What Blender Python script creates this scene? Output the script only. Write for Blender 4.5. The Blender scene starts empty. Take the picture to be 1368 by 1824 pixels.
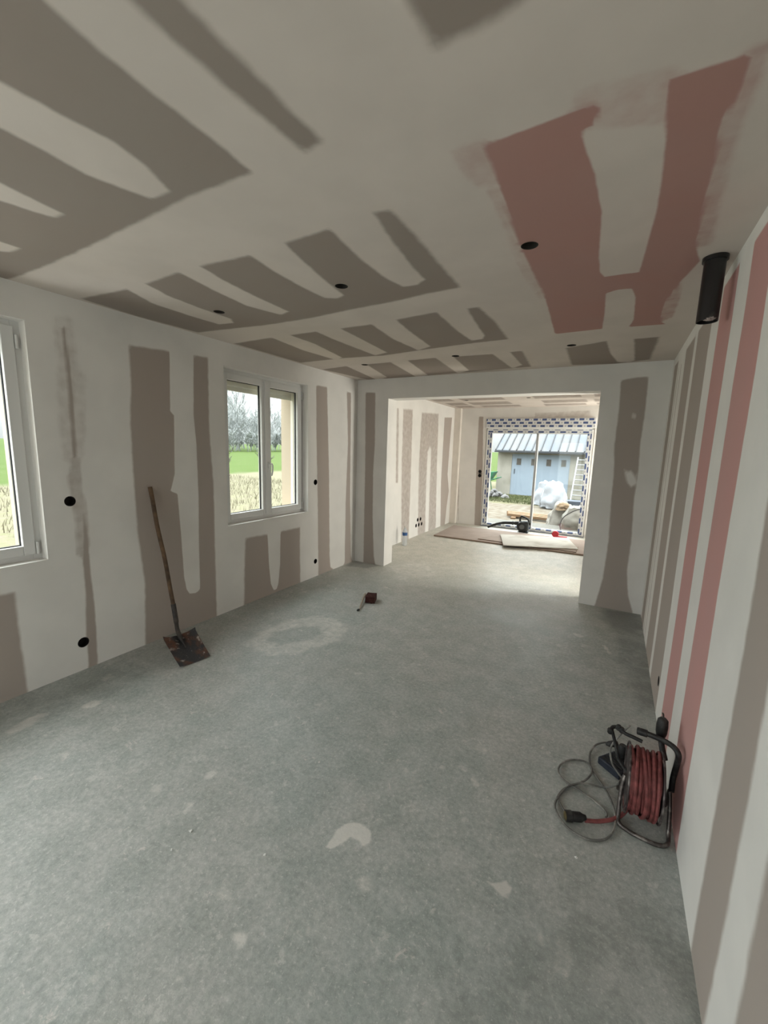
import bpy, bmesh, math, random
import numpy as np
from mathutils import Vector, Matrix, noise

C = bpy.context.scene.collection
sc = bpy.context.scene

# ------------------------------------------------------------------ camera
YAW, PITCH, ROLL, FOC, EYE = 0.5094, -0.1548, 0.0293, 728.47, 1.6098
cam_data = bpy.data.cameras.new('camera')
cam = bpy.data.objects.new('camera', cam_data); C.objects.link(cam)
fw = Vector((-math.sin(YAW)*math.cos(PITCH), math.cos(YAW)*math.cos(PITCH), math.sin(PITCH)))
rt = Vector((math.cos(YAW), math.sin(YAW), 0)); up = rt.cross(fw)
r2 = math.cos(ROLL)*rt + math.sin(ROLL)*up; u2 = -math.sin(ROLL)*rt + math.cos(ROLL)*up
m = Matrix((r2, u2, -fw)).transposed().to_4x4(); m.translation = (0, 0, EYE)
cam.matrix_world = m
cam_data.sensor_fit = 'VERTICAL'; cam_data.sensor_height = 24.0
cam_data.lens = 24.0*FOC/1824.0
cam_data.clip_start = 0.02; cam_data.clip_end = 400
sc.camera = cam

# ------------------------------------------------------------------ sky (overcast: zenith three times the horizon)
SKY = 14.0; HORIZON = 0.95
world = bpy.data.worlds.new('overcast'); sc.world = world; world.use_nodes = True
nt = world.node_tree; nt.nodes.clear()
wo = nt.nodes.new('ShaderNodeOutputWorld'); bg = nt.nodes.new('ShaderNodeBackground')
tc = nt.nodes.new('ShaderNodeTexCoord'); sx = nt.nodes.new('ShaderNodeSeparateXYZ')
nt.links.new(tc.outputs['Generated'], sx.inputs[0])
def wm(op, a, b):
    n = nt.nodes.new('ShaderNodeMath'); n.operation = op
    for i, v in enumerate((a, b)):
        if isinstance(v, (int, float)): n.inputs[i].default_value = v
        else: nt.links.new(v, n.inputs[i])
    return n.outputs[0]
elev = wm('MAXIMUM', sx.outputs['Z'], 0.0)
nt.links.new(wm('ADD', wm('MULTIPLY', wm('POWER', elev, 1.2), SKY), HORIZON), bg.inputs['Strength'])
bg.inputs['Color'].default_value = (0.94, 0.985, 1.0, 1)
nt.links.new(bg.outputs[0], wo.inputs['Surface'])

sc.view_settings.view_transform = 'Standard'; sc.view_settings.look = 'None'
sc.view_settings.gamma = 1.0; sc.view_settings.use_curve_mapping = False
sc.view_settings.exposure = 0.0

# added fill lamps brightening the rooms, outside made-up openings and the near window
def fill_lamp(name, loc, rot, sx_, sy_, watts, col=(0.93, 0.98, 1.0)):
    l = bpy.data.lights.new(name, 'AREA'); l.shape = 'RECTANGLE'; l.size = sx_; l.size_y = sy_; l.energy = watts; l.color = col
    o = bpy.data.objects.new(name, l); C.objects.link(o); o.location = loc; o.rotation_euler = rot; return o
fill_lamp('fill_rear_opening', (-1.3, -2.85, 1.2), (math.radians(90), 0, 0), 2.0, 2.0, 30)
fill_lamp('fill_left_rear', (-3.55, -1.17, 1.6), (0, math.radians(-90), 0), 1.35, 1.05, 40)
fill_lamp('fill_back_room', (0.62, 8.24, 1.4), (0, math.radians(90), 0), 1.3, 0.52, 85, (1.0, 0.95, 0.88))
fill_lamp('fill_back_room_front', (0.70, 5.42, 1.4), (0, math.radians(90), 0), 1.3, 0.52, 120, (1.0, 0.95, 0.88))
fill_lamp('fill_near_window', (-3.80, 0.28, 1.65), (0, math.radians(-90), 0), 1.3, 0.75, 33)

# room dimensions (metres)
XL, XR, YP, YB, YR, HC = -3.131, 0.377, 4.783, 8.70, -2.6, 2.5
PT = 0.235                     # thickness of the middle wall
rnd = random.Random(7)
# bare-board shapes ('+') and compound strips ('-') on each surface, in metres
PATCH_CEIL = [
    ('+', [(-1.734, 0.414), (-1.155, 0.338), (-1.023, 0.408), (-1.121, 0.508), (-1.134, 0.572), (-1.14, 0.648), (-1.142, 0.733), (-1.143, 0.827), (-1.14, 0.934), (-1.148, 1.087), (-1.29, 1.085), (-1.447, 1.078), (-1.667, 1.089), (-1.857, 1.098), (-2.203, 1.115), (-2.612, 1.128), (-3.027, 1.124), (-3.2, 1.107), (-3.546, 1.086)], 0.015, None),
    ('-', [(-1.518, 0.416), (-1.457, 0.547), (-1.447, 0.619), (-1.436, 0.699), (-1.416, 0.793), (-1.436, 0.908), (-1.494, 1.031), (-1.603, 1.033), (-1.639, 0.937), (-1.672, 0.836), (-1.662, 0.729), (-1.662, 0.613), (-1.706, 0.457)], 0.015, None),
    ('-', [(-1.977, 0.576), (-2, 0.722), (-2.014, 0.815), (-2.027, 0.927), (-2.102, 0.927), (-2.129, 0.84), (-2.147, 0.769), (-2.164, 0.622)], 0.015, None),
    ('-', [(-2.549, 0.76), (-2.575, 0.907), (-2.572, 0.983), (-2.681, 0.977), (-2.707, 0.949), (-2.781, 0.821)], 0.015, None),
    ('+', [(-0.96, 0.486), (-0.957, 0.594), (-0.96, 0.649), (-0.956, 0.727), (-0.949, 0.86), (-0.936, 1.001), (-0.927, 1.094), (-0.853, 1.083), (-0.863, 0.924), (-0.861, 0.8), (-0.867, 0.719), (-0.867, 0.641), (-0.873, 0.532)], 0.02, None),
    ('+', [(-3.089, 1.473), (-2.728, 1.504), (-2.483, 1.513), (-2.117, 1.492), (-1.876, 1.496), (-1.643, 1.519), (-1.412, 1.503), (-1.168, 1.494), (-0.909, 1.474), (-0.84, 1.483), (-0.836, 1.671), (-0.845, 1.973), (-0.85, 2.307), (-1.052, 2.314), (-1.291, 2.346), (-1.634, 2.361), (-1.939, 2.391), (-2.365, 2.39), (-3.083, 2.31), (-3.121, 1.867)], 0.02, None),
    ('-', [(-2.582, 1.396), (-2.431, 1.467), (-2.51, 1.685), (-2.527, 1.935), (-2.524, 2.174), (-2.587, 2.248), (-2.728, 2.232), (-2.747, 1.965), (-2.742, 1.72)], 0.015, None),
    ('-', [(-2.107, 1.422), (-1.942, 1.464), (-1.989, 1.674), (-2.013, 1.943), (-2.02, 2.225), (-2.124, 2.255), (-2.199, 2.024), (-2.169, 1.742)], 0.015, None),
    ('-', [(-1.614, 1.459), (-1.373, 1.462), (-1.428, 1.675), (-1.475, 1.914), (-1.507, 2.135), (-1.58, 2.162), (-1.643, 2.123), (-1.655, 1.916), (-1.649, 1.713)], 0.015, None),
    ('-', [(-1.126, 1.433), (-0.899, 1.437), (-0.943, 1.697), (-0.973, 1.959), (-0.981, 2.128), (-1.042, 2.175), (-1.131, 2.168), (-1.162, 2.043), (-1.163, 1.768)], 0.015, None),
    ('+', [(-3.095, 2.696), (-2.688, 2.682), (-2.206, 2.686), (-1.691, 2.7), (-1.14, 2.643), (-0.932, 2.653), (-0.85, 2.656), (-0.834, 2.974), (-0.852, 3.475), (-1.185, 3.49), (-1.545, 3.532), (-2.067, 3.61), (-2.526, 3.563), (-3.093, 3.578)], 0.02, None),
    ('-', [(-2.617, 2.581), (-2.425, 2.592), (-2.414, 2.978), (-2.51, 3.541), (-2.645, 3.601), (-2.679, 3.139)], 0.015, None),
    ('-', [(-2.155, 2.591), (-1.923, 2.614), (-1.944, 2.977), (-1.98, 3.519), (-2.15, 3.577), (-2.171, 2.978)], 0.015, None),
    ('-', [(-1.646, 2.589), (-1.432, 2.602), (-1.477, 2.966), (-1.513, 3.457), (-1.674, 3.548), (-1.704, 3.116)], 0.015, None),
    ('-', [(-1.123, 2.567), (-0.91, 2.573), (-0.957, 2.962), (-0.991, 3.309), (-1.034, 3.398), (-1.132, 3.414), (-1.145, 3.108)], 0.015, None),
    ('+', [(-3.1, 3.981), (-2.702, 3.921), (-2.134, 3.918), (-1.682, 3.896), (-1.111, 3.942), (-0.828, 3.914), (-0.883, 4.643), (-1.538, 4.704), (-2.041, 4.751), (-2.609, 4.804), (-2.969, 4.769)], 0.02, None),
    ('-', [(-2.714, 3.851), (-2.439, 3.831), (-2.637, 4.706), (-2.871, 4.851)], 0.015, None),
    ('-', [(-2.149, 3.824), (-1.935, 3.796), (-2.092, 4.733), (-2.287, 4.83)], 0.015, None),
    ('-', [(-1.643, 3.831), (-1.459, 3.828), (-1.541, 4.631), (-1.721, 4.749)], 0.015, None),
    ('-', [(-1.102, 3.85), (-0.931, 3.805), (-0.946, 4.526), (-1.079, 4.667)], 0.015, None),
    ('+', [(-0.431, 1.319), (-0.43, 1.444), (-0.444, 1.662), (-0.457, 1.959), (-0.453, 2.241), (-0.448, 2.565), (-0.499, 3.467), (-0.196, 3.454), (0.194, 3.5), (0.163, 3.419), (0.149, 3.139), (0.16, 2.937), (0.19, 2.731), (0.241, 2.47), (0.204, 2.305), (0.185, 2.098), (0.172, 1.792), (0.152, 1.511), (0.167, 1.439), (0.169, 1.345), (0.178, 1.308), (0.106, 1.305), (0.018, 1.304), (-0.132, 1.3), (-0.287, 1.308)], 0.008, None),
    ('-', [(-0.128, 1.287), (-0.148, 1.369), (-0.18, 1.386), (-0.171, 1.476), (-0.154, 1.598), (-0.141, 1.852), (-0.162, 2.186), (-0.166, 2.412), (-0.147, 2.484), (-0.066, 2.484), (0.006, 2.493), (0.016, 2.331), (0.026, 2.14), (0.038, 1.9), (0.036, 1.663), (0.027, 1.416), (0.015, 1.29)], 0.007, None),
    ('-', [(-0.146, 2.727), (-0.091, 2.694), (-0.018, 2.706), (0.003, 2.866), (0.007, 3.317), (-0.029, 3.549), (-0.19, 3.558), (-0.159, 3.058)], 0.007, None),
    ('+', [(-0.518, 1.307), (-0.436, 1.306), (-0.44, 1.485), (-0.496, 1.482)], 0.03, -0.35),
    ('+', [(0.165, 1.305), (0.188, 1.303), (0.193, 1.434), (0.189, 1.585), (0.203, 1.808), (0.241, 2.296), (0.198, 2.303), (0.166, 2.089), (0.154, 1.723), (0.152, 1.511)], 0.03, -0.2),
    ('+', [(0.158, 3.45), (0.146, 2.931), (0.202, 2.737), (0.219, 3.064), (0.218, 3.347)], 0.015, -0.1),
    ('+', [(-0.464, 1.54), (-0.421, 1.562), (-0.437, 1.942), (-0.455, 2.516), (-0.475, 2.647), (-0.49, 2.223)], 0.03, -0.5),
    ('+', [(-0.165, 1.263), (0.008, 1.286), (0.027, 1.436), (-0.124, 1.37)], 0.04, -0.45),
    ('+', [(-0.468, 3.951), (-0.149, 3.826), (0.023, 3.844), (0.187, 3.843), (0.175, 4.679), (-0.115, 4.785), (-0.489, 4.701)], 0.02, None),
    ('-', [(-0.17, 3.692), (0.023, 3.707), (0.058, 4.686), (0.009, 4.748), (-0.086, 4.711), (-0.143, 4.306)], 0.015, None),
    ('+', [(-0.457, 0.791), (-0.455, 0.857), (-0.447, 0.968), (-0.352, 0.973), (-0.262, 0.958), (-0.181, 0.936)], 0.025, None),
]
PATCH_WL = [
    ('+', [(0.863, 0.676), (0.922, 0.671), (0.99, 0.671), (0.99, 0.419), (0.994, 0.21), (0.998, -0.013), (0.993, -0.065), (0.8, -0.013)], 0.015, None),
    ('+', [(1.373, 2.311), (1.383, 2.307), (1.384, 2.2), (1.395, 2.052), (1.399, 1.914), (1.392, 1.687), (1.386, 1.484), (1.366, 1.484), (1.372, 1.686), (1.374, 1.911), (1.376, 2.117), (1.368, 2.21)], 0.012, None),
    ('+', [(1.358, 2.327), (1.408, 2.34), (1.41, 2.055), (1.452, 2.02), (1.416, 1.63), (1.392, 1.484), (1.341, 1.484), (1.338, 1.768), (1.354, 2.045)], 0.05, -0.45),
    ('+', [(1.366, 1.484), (1.399, 1.484), (1.395, 1.261), (1.416, 1.183), (1.418, 1.029), (1.413, 0.873), (1.378, 0.802), (1.343, 0.84), (1.352, 1.039), (1.341, 1.235), (1.333, 1.354)], 0.02, -0.1),
    ('+', [(1.377, 0.833), (1.406, 1.184), (1.409, 1.03), (1.411, 0.873), (1.412, 0.633), (1.419, 0.468), (1.415, 0.218), (1.407, 0.007), (1.403, -0.051), (1.336, -0.07), (1.355, 0.041), (1.353, 0.243), (1.374, 0.563), (1.372, 0.756)], 0.01, None),
    ('+', [(1.779, 2.287), (2.078, 2.307), (2.435, 2.329), (2.423, 1.727), (2.446, 1.233), (2.439, 0.717), (2.432, 0.014), (2.429, -0.068), (1.756, -0.078), (1.76, 0.017), (1.787, 0.5), (1.755, 0.955), (1.75, 1.383), (1.757, 1.793), (1.776, 1.994)], 0.014, None),
    ('-', [(2.09, 2.356), (2.303, 2.38), (2.277, 1.835), (2.292, 1.603), (2.292, 1.12), (2.277, 0.748), (2.271, 0.363), (2.266, 0.307), (2.225, 0.29), (2.162, 0.304), (2.137, 0.35), (2.118, 0.482), (2.11, 0.852), (2.095, 1.186), (2.035, 1.214), (2.079, 1.349), (2.099, 1.821), (2.067, 1.851)], 0.006, None),
    ('+', [(2.8, 0.684), (3.083, 0.672), (3.336, 0.67), (3.605, 0.666), (3.604, 0.33), (3.612, 0.001), (3.612, -0.121), (2.759, -0.072), (2.78, 0.365)], 0.018, None),
    ('-', [(3.093, 0.746), (3.293, 0.746), (3.278, 0.305), (3.248, 0.086), (3.217, 0.03), (3.174, 0.037), (3.133, 0.119), (3.109, 0.345)], 0.006, None),
    ('+', [(3.9, 2.309), (4.104, 2.315), (4.156, 1.299), (4.183, 0.203), (4.204, 0.046), (4.285, -0.012), (4.446, -0.033), (4.532, 0.026), (4.537, 0.907), (4.57, 1.657), (4.526, 2.32), (4.617, 2.314), (4.625, 2.026), (4.638, 0.898), (4.682, 0.094), (4.743, -0.023), (4.746, -0.128), (3.958, -0.115), (3.935, 0.964), (3.909, 1.707)], 0.012, None),
    ('+', [(5.933, 2.24), (5.989, 2.246), (6.049, 1.053), (5.975, 1.057)], 0.02, 0.2),
    ('+', [(6.165, 2.246), (6.508, 2.268), (6.522, 1.386), (6.534, 0.117), (6.553, -0.095), (6.262, -0.039), (6.173, 1.391)], 0.03, 0.25),
    ('+', [(6.903, 2.254), (7.683, 2.297), (7.718, 1.368), (7.814, 0.099), (7.808, -0.031), (6.955, -0.133), (6.868, 1.381)], 0.03, 0.25),
    ('-', [(7.336, 1.686), (7.415, 1.609), (7.419, 0.974), (7.461, -0.27), (7.284, -0.236), (7.219, 0.985), (7.221, 1.569)], 0.04, None),
    ('+', [(8.021, 2.26), (8.448, 2.293), (8.384, 1.577), (8.357, 1.096), (8.486, 0.732), (8.4, 0.377), (8.341, -0.07), (8.1, -0.078), (7.997, 0.94)], 0.012, None),
]
PATCH_WP = [
    ('+', [(-3.004, 2.338), (-2.856, 2.325), (-2.845, 1.668), (-2.86, 1.291), (-2.851, 0.674), (-2.817, 0.121), (-2.786, -0.016), (-2.781, -0.158), (-2.985, -0.195), (-2.981, -0.008), (-2.984, 0.5), (-2.986, 1.285)], 0.012, None),
    ('+', [(-0.038, 2.338), (0.044, 2.352), (0.187, 2.36), (0.193, 2.05), (0.186, 1.728), (0.198, 1.453), (0.192, 1.172), (0.213, 0.743), (0.207, 0.446), (0.242, 0.182), (0.302, 0.013), (0.315, -0.107), (-0.067, -0.072), (-0.037, 0.045), (0.002, 0.318), (0.015, 0.715), (-0.004, 1.155), (-0.008, 1.442), (-0.031, 1.723), (-0.026, 2.054)], 0.012, None),
    ('-', [(0.078, 1.47), (0.11, 1.449), (0.137, 1.464), (0.166, 1.424), (0.21, 1.343), (0.155, 1.291), (0.106, 1.35)], 0.02, None),
    ('-', [(0.091, 2.02), (0.12, 2.011), (0.12, 1.966), (0.095, 1.977)], 0.02, None),
]
PATCH_WB = [
    ('+', [(-2.622, 2.325), (-2.533, 2.324), (-2.476, 1.207), (-2.444, 0.048), (-2.432, -0.133), (-2.569, -0.15), (-2.613, 1.376)], 0.012, None),
    ('+', [(-2.992, 0.45), (-3.017, 1.359), (-3.047, 2.329), (-3.029, 2.329), (-2.998, 1.36), (-2.948, 0.036)], 0.01, 0.1),
    ('+', [(-1.482, 2.359), (-0.535, 2.395), (-0.528, 2.32), (-1.477, 2.3)], 0.04, -0.3),
]
PATCH_FL = [
    ('+', [(-0.872, 1.179), (-0.877, 1.24), (-0.86, 1.287), (-0.814, 1.318), (-0.752, 1.31), (-0.725, 1.275), (-0.731, 1.232), (-0.765, 1.243), (-0.806, 1.241), (-0.821, 1.21), (-0.847, 1.16), (-0.872, 1.156)], 0.006, None),
    ('+', [(-0.27, 1.355), (-0.234, 1.373), (-0.199, 1.4), (-0.179, 1.383), (-0.185, 1.34), (-0.205, 1.339), (-0.244, 1.35)], 0.006, None),
    ('+', [(-0.022, 1.264), (0, 1.299), (0.028, 1.28), (0.034, 1.257), (0.021, 1.218), (0.005, 1.215), (-0.01, 1.24)], 0.02, 0.1),
    ('+', [(-0.957, 0.751), (-0.948, 0.766), (-0.913, 0.783), (-0.898, 0.759), (-0.904, 0.738)], 0.01, None),
    ('+', [(-1.225, 0.451), (-1.24, 0.466), (-1.222, 0.48), (-1.207, 0.477), (-1.208, 0.458)], 0.01, 0.1),
    ('+', [(-1.738, 0.955), (-1.753, 0.983), (-1.724, 1.001), (-1.692, 0.975), (-1.691, 0.947)], 0.01, 0.1),
    ('+', [(-1.507, 0.955), (-1.53, 1.002), (-1.516, 1.017), (-1.488, 0.986), (-1.489, 0.959)], 0.01, 0.2),
    ('+', [(-1.591, 1.133), (-1.605, 1.169), (-1.594, 1.193), (-1.565, 1.177), (-1.559, 1.14)], 0.01, 0.1),
    ('+', [(-2.797, 0.779), (-2.818, 0.861), (-2.815, 0.939), (-2.771, 0.966), (-2.736, 0.883), (-2.739, 0.784)], 0.015, 0.3),
    ('+', [(-2.692, 1.103), (-2.696, 1.167), (-2.638, 1.203), (-2.621, 1.147), (-2.654, 1.101)], 0.01, 0.3),
    ('+', [(-2.889, 1.311), (-2.939, 1.379), (-2.905, 1.383), (-2.844, 1.323)], 0.01, 0.3),
    ('+', [(-2.346, 0.844), (-2.346, 0.876), (-2.311, 0.879), (-2.307, 0.845)], 0.01, 0.3),
    ('+', [(-0.469, 1.805), (-0.458, 1.826), (-0.42, 1.794), (-0.422, 1.768), (-0.444, 1.77)], 0.008, 0.3),
    ('+', [(-0.548, 1.856), (-0.528, 1.875), (-0.498, 1.85), (-0.506, 1.83)], 0.008, 0.3),
    ('+', [(-0.306, 1.787), (-0.289, 1.797), (-0.279, 1.767), (-0.293, 1.758)], 0.006, 0.3),
    ('+', [(-0.523, 2.027), (-0.501, 2.058), (-0.459, 2.047), (-0.478, 2.006)], 0.02, 0),
    ('+', [(-0.192, 3.914), (-0.124, 3.925), (-0.087, 3.883), (-0.141, 3.848)], 0.01, 0.2),
    ('+', [(0.048, 3.813), (0.081, 3.804), (0.128, 3.663), (0.104, 3.648)], 0.008, 0.4),
    ('+', [(0.103, 1.598), (0.112, 1.597), (0.127, 1.588), (0.116, 1.581)], 0.008, 0.1),
    ('+', [(-0.073, 1.284), (-0.053, 1.3), (-0.045, 1.273), (-0.057, 1.265)], 0.02, -0.1),
    ('+', [(-0.414, 1.151), (-0.403, 1.162), (-0.4, 1.147)], 0.01, 0.0),
    ('+', [(-0.384, 1.081), (-0.366, 1.097), (-0.365, 1.083), (-0.376, 1.072)], 0.01, 0.0),
    ('+', [(-0.752, 0.891), (-0.746, 0.904), (-0.729, 0.896), (-0.734, 0.878)], 0.01, -0.1),
    ('+', [(-1.005, 0.584), (-1.003, 0.597), (-0.985, 0.6), (-0.992, 0.586)], 0.01, 0.0),
    ('+', [(-0.681, 1.113), (-0.658, 1.136), (-0.635, 1.117), (-0.656, 1.093)], 0.02, -0.1),
    ('+', [(-1.088, 0.825), (-1.108, 0.858), (-1.082, 0.862), (-1.056, 0.822)], 0.02, -0.3),
    ('+', [(-2.45, 2.179), (-2.525, 2.436), (-2.499, 2.689), (-2.371, 2.894), (-2.133, 2.973), (-1.964, 2.867), (-1.9, 2.65), (-1.995, 2.471), (-2.029, 2.339), (-2.164, 2.2)], 0.06, 0.05),
    ('-', [(-2.409, 2.322), (-2.444, 2.488), (-2.357, 2.681), (-2.189, 2.79), (-2.056, 2.7), (-2.084, 2.508), (-2.224, 2.325)], 0.04, None),
    ('+', [(-2.525, 4.818), (-2.219, 5.271), (-1.925, 4.777), (-2.175, 4.465)], 0.1, -0.3),
]

# ------------------------------------------------------------------ materials
def srgb(r, g, b):
    f = lambda c: c/12.92 if c <= 0.04045 else ((c+0.055)/1.055)**2.4
    return (f(r/255), f(g/255), f(b/255), 1)

def mat(name, col, rough=0.8, metal=0.0, noise_amt=0.0, noise_scale=20.0, col2=None, bump=0.0, bump_scale=60.0, spec=0.3, detail=6, lo=0.35, hi=0.65, trans=0.0, alpha=1.0):
    M = bpy.data.materials.new(name); M.use_nodes = True; t = M.node_tree
    b = t.nodes['Principled BSDF']
    b.inputs['Roughness'].default_value = rough; b.inputs['Metallic'].default_value = metal
    b.inputs['Specular IOR Level'].default_value = spec
    if trans: b.inputs['Transmission Weight'].default_value = trans
    c = col if len(col) == 4 else (*col, 1)
    if col2 is None and noise_amt > 0: col2 = tuple(x*(1-noise_amt) for x in c[:3])
    tcn = t.nodes.new('ShaderNodeTexCoord')
    if col2 is not None:
        n = t.nodes.new('ShaderNodeTexNoise'); n.inputs['Scale'].default_value = noise_scale; n.inputs['Detail'].default_value = detail
        t.links.new(tcn.outputs['Object'], n.inputs['Vector'])
        r = t.nodes.new('ShaderNodeMapRange'); r.inputs['From Min'].default_value = lo; r.inputs['From Max'].default_value = hi
        t.links.new(n.outputs['Fac'], r.inputs['Value'])
        mx = t.nodes.new('ShaderNodeMix'); mx.data_type = 'RGBA'
        t.links.new(r.outputs[0], mx.inputs['Factor']); mx.inputs['A'].default_value = c; mx.inputs['B'].default_value = (*col2[:3], 1)
        t.links.new(mx.outputs['Result'], b.inputs['Base Color'])
    else: b.inputs['Base Color'].default_value = c
    if bump > 0:
        n = t.nodes.new('ShaderNodeTexNoise'); n.inputs['Scale'].default_value = bump_scale; n.inputs['Detail'].default_value = 5
        t.links.new(tcn.outputs['Object'], n.inputs['Vector'])
        bp = t.nodes.new('ShaderNodeBump'); bp.inputs['Strength'].default_value = bump; bp.inputs['Distance'].default_value = 0.01
        t.links.new(n.outputs['Fac'], bp.inputs['Height']); t.links.new(bp.outputs[0], b.inputs['Normal'])
    return M

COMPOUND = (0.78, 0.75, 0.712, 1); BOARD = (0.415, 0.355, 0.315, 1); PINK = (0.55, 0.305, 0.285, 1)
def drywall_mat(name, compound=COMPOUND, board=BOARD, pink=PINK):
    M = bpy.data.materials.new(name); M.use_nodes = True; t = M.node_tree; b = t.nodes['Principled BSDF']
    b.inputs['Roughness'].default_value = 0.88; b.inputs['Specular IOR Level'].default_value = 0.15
    geo = t.nodes.new('ShaderNodeNewGeometry')
    def N(scale, detail=4):
        n = t.nodes.new('ShaderNodeTexNoise'); n.inputs['Scale'].default_value = scale; n.inputs['Detail'].default_value = detail
        t.links.new(geo.outputs['Position'], n.inputs['Vector']); return n
    def ma(op, a, bb=None, c=None):
        n = t.nodes.new('ShaderNodeMath'); n.operation = op
        for i, v in enumerate((a, bb, c)):
            if v is None: continue
            if isinstance(v, (int, float)): n.inputs[i].default_value = v
            else: t.links.new(v, n.inputs[i])
        return n.outputs[0]
    def mix(f, a, bb):
        n = t.nodes.new('ShaderNodeMix'); n.data_type = 'RGBA'
        for k, v in (('Factor', f), ('A', a), ('B', bb)):
            if isinstance(v, (int, float, tuple)): n.inputs[k].default_value = v
            else: t.links.new(v, n.inputs[k])
        return n.outputs['Result']
    def rng(v, a, bb, c=0.0, d=1.0):
        n = t.nodes.new('ShaderNodeMapRange'); n.interpolation_type = 'SMOOTHSTEP'
        t.links.new(v, n.inputs['Value'])
        for k, x in (('From Min', a), ('From Max', bb), ('To Min', c), ('To Max', d)): n.inputs[k].default_value = x
        return n.outputs[0]
    at = t.nodes.new('ShaderNodeAttribute'); at.attribute_name = 'bare'
    pk = t.nodes.new('ShaderNodeAttribute'); pk.attribute_name = 'pinkboard'
    n1 = N(14, 5); n2 = N(3.0, 3); n3 = N(90, 2)
    v = ma('ADD', at.outputs['Fac'], ma('MULTIPLY', ma('SUBTRACT', n1.outputs['Fac'], 0.5), 1.1))
    msk = rng(v, -1.0, 0.7)
    cv = mix(rng(n2.outputs['Fac'], 0.3, 0.7), compound, tuple(x*0.93 for x in compound[:3])+(1,))
    bc = mix(pk.outputs['Fac'], board, pink)
    bc2 = mix(rng(n2.outputs['Fac'], 0.3, 0.7, 0, 0.10), bc, (0.33, 0.33, 0.31, 1))
    t.links.new(mix(msk, cv, bc2), b.inputs['Base Color'])
    # the compound is a hair thicker than the bare card, and trowelled
    hgt = ma('ADD', ma('MULTIPLY', msk, -0.25), ma('MULTIPLY', n1.outputs['Fac'], 0.12))
    hgt = ma('ADD', hgt, ma('MULTIPLY', n3.outputs['Fac'], 0.05))
    bp = t.nodes.new('ShaderNodeBump'); bp.inputs['Strength'].default_value = 0.35; bp.inputs['Distance'].default_value = 0.004
    t.links.new(hgt, bp.inputs['Height']); t.links.new(bp.outputs[0], b.inputs['Normal'])
    return M
M_wall = drywall_mat('plasterboard_walls')
M_ceil = drywall_mat('plasterboard_ceiling', (0.645, 0.575, 0.52, 1), (0.31, 0.258, 0.225, 1), (0.43, 0.248, 0.22, 1))  # same board and compound, tinted darker and warmer to mimic light on the ceiling

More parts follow.
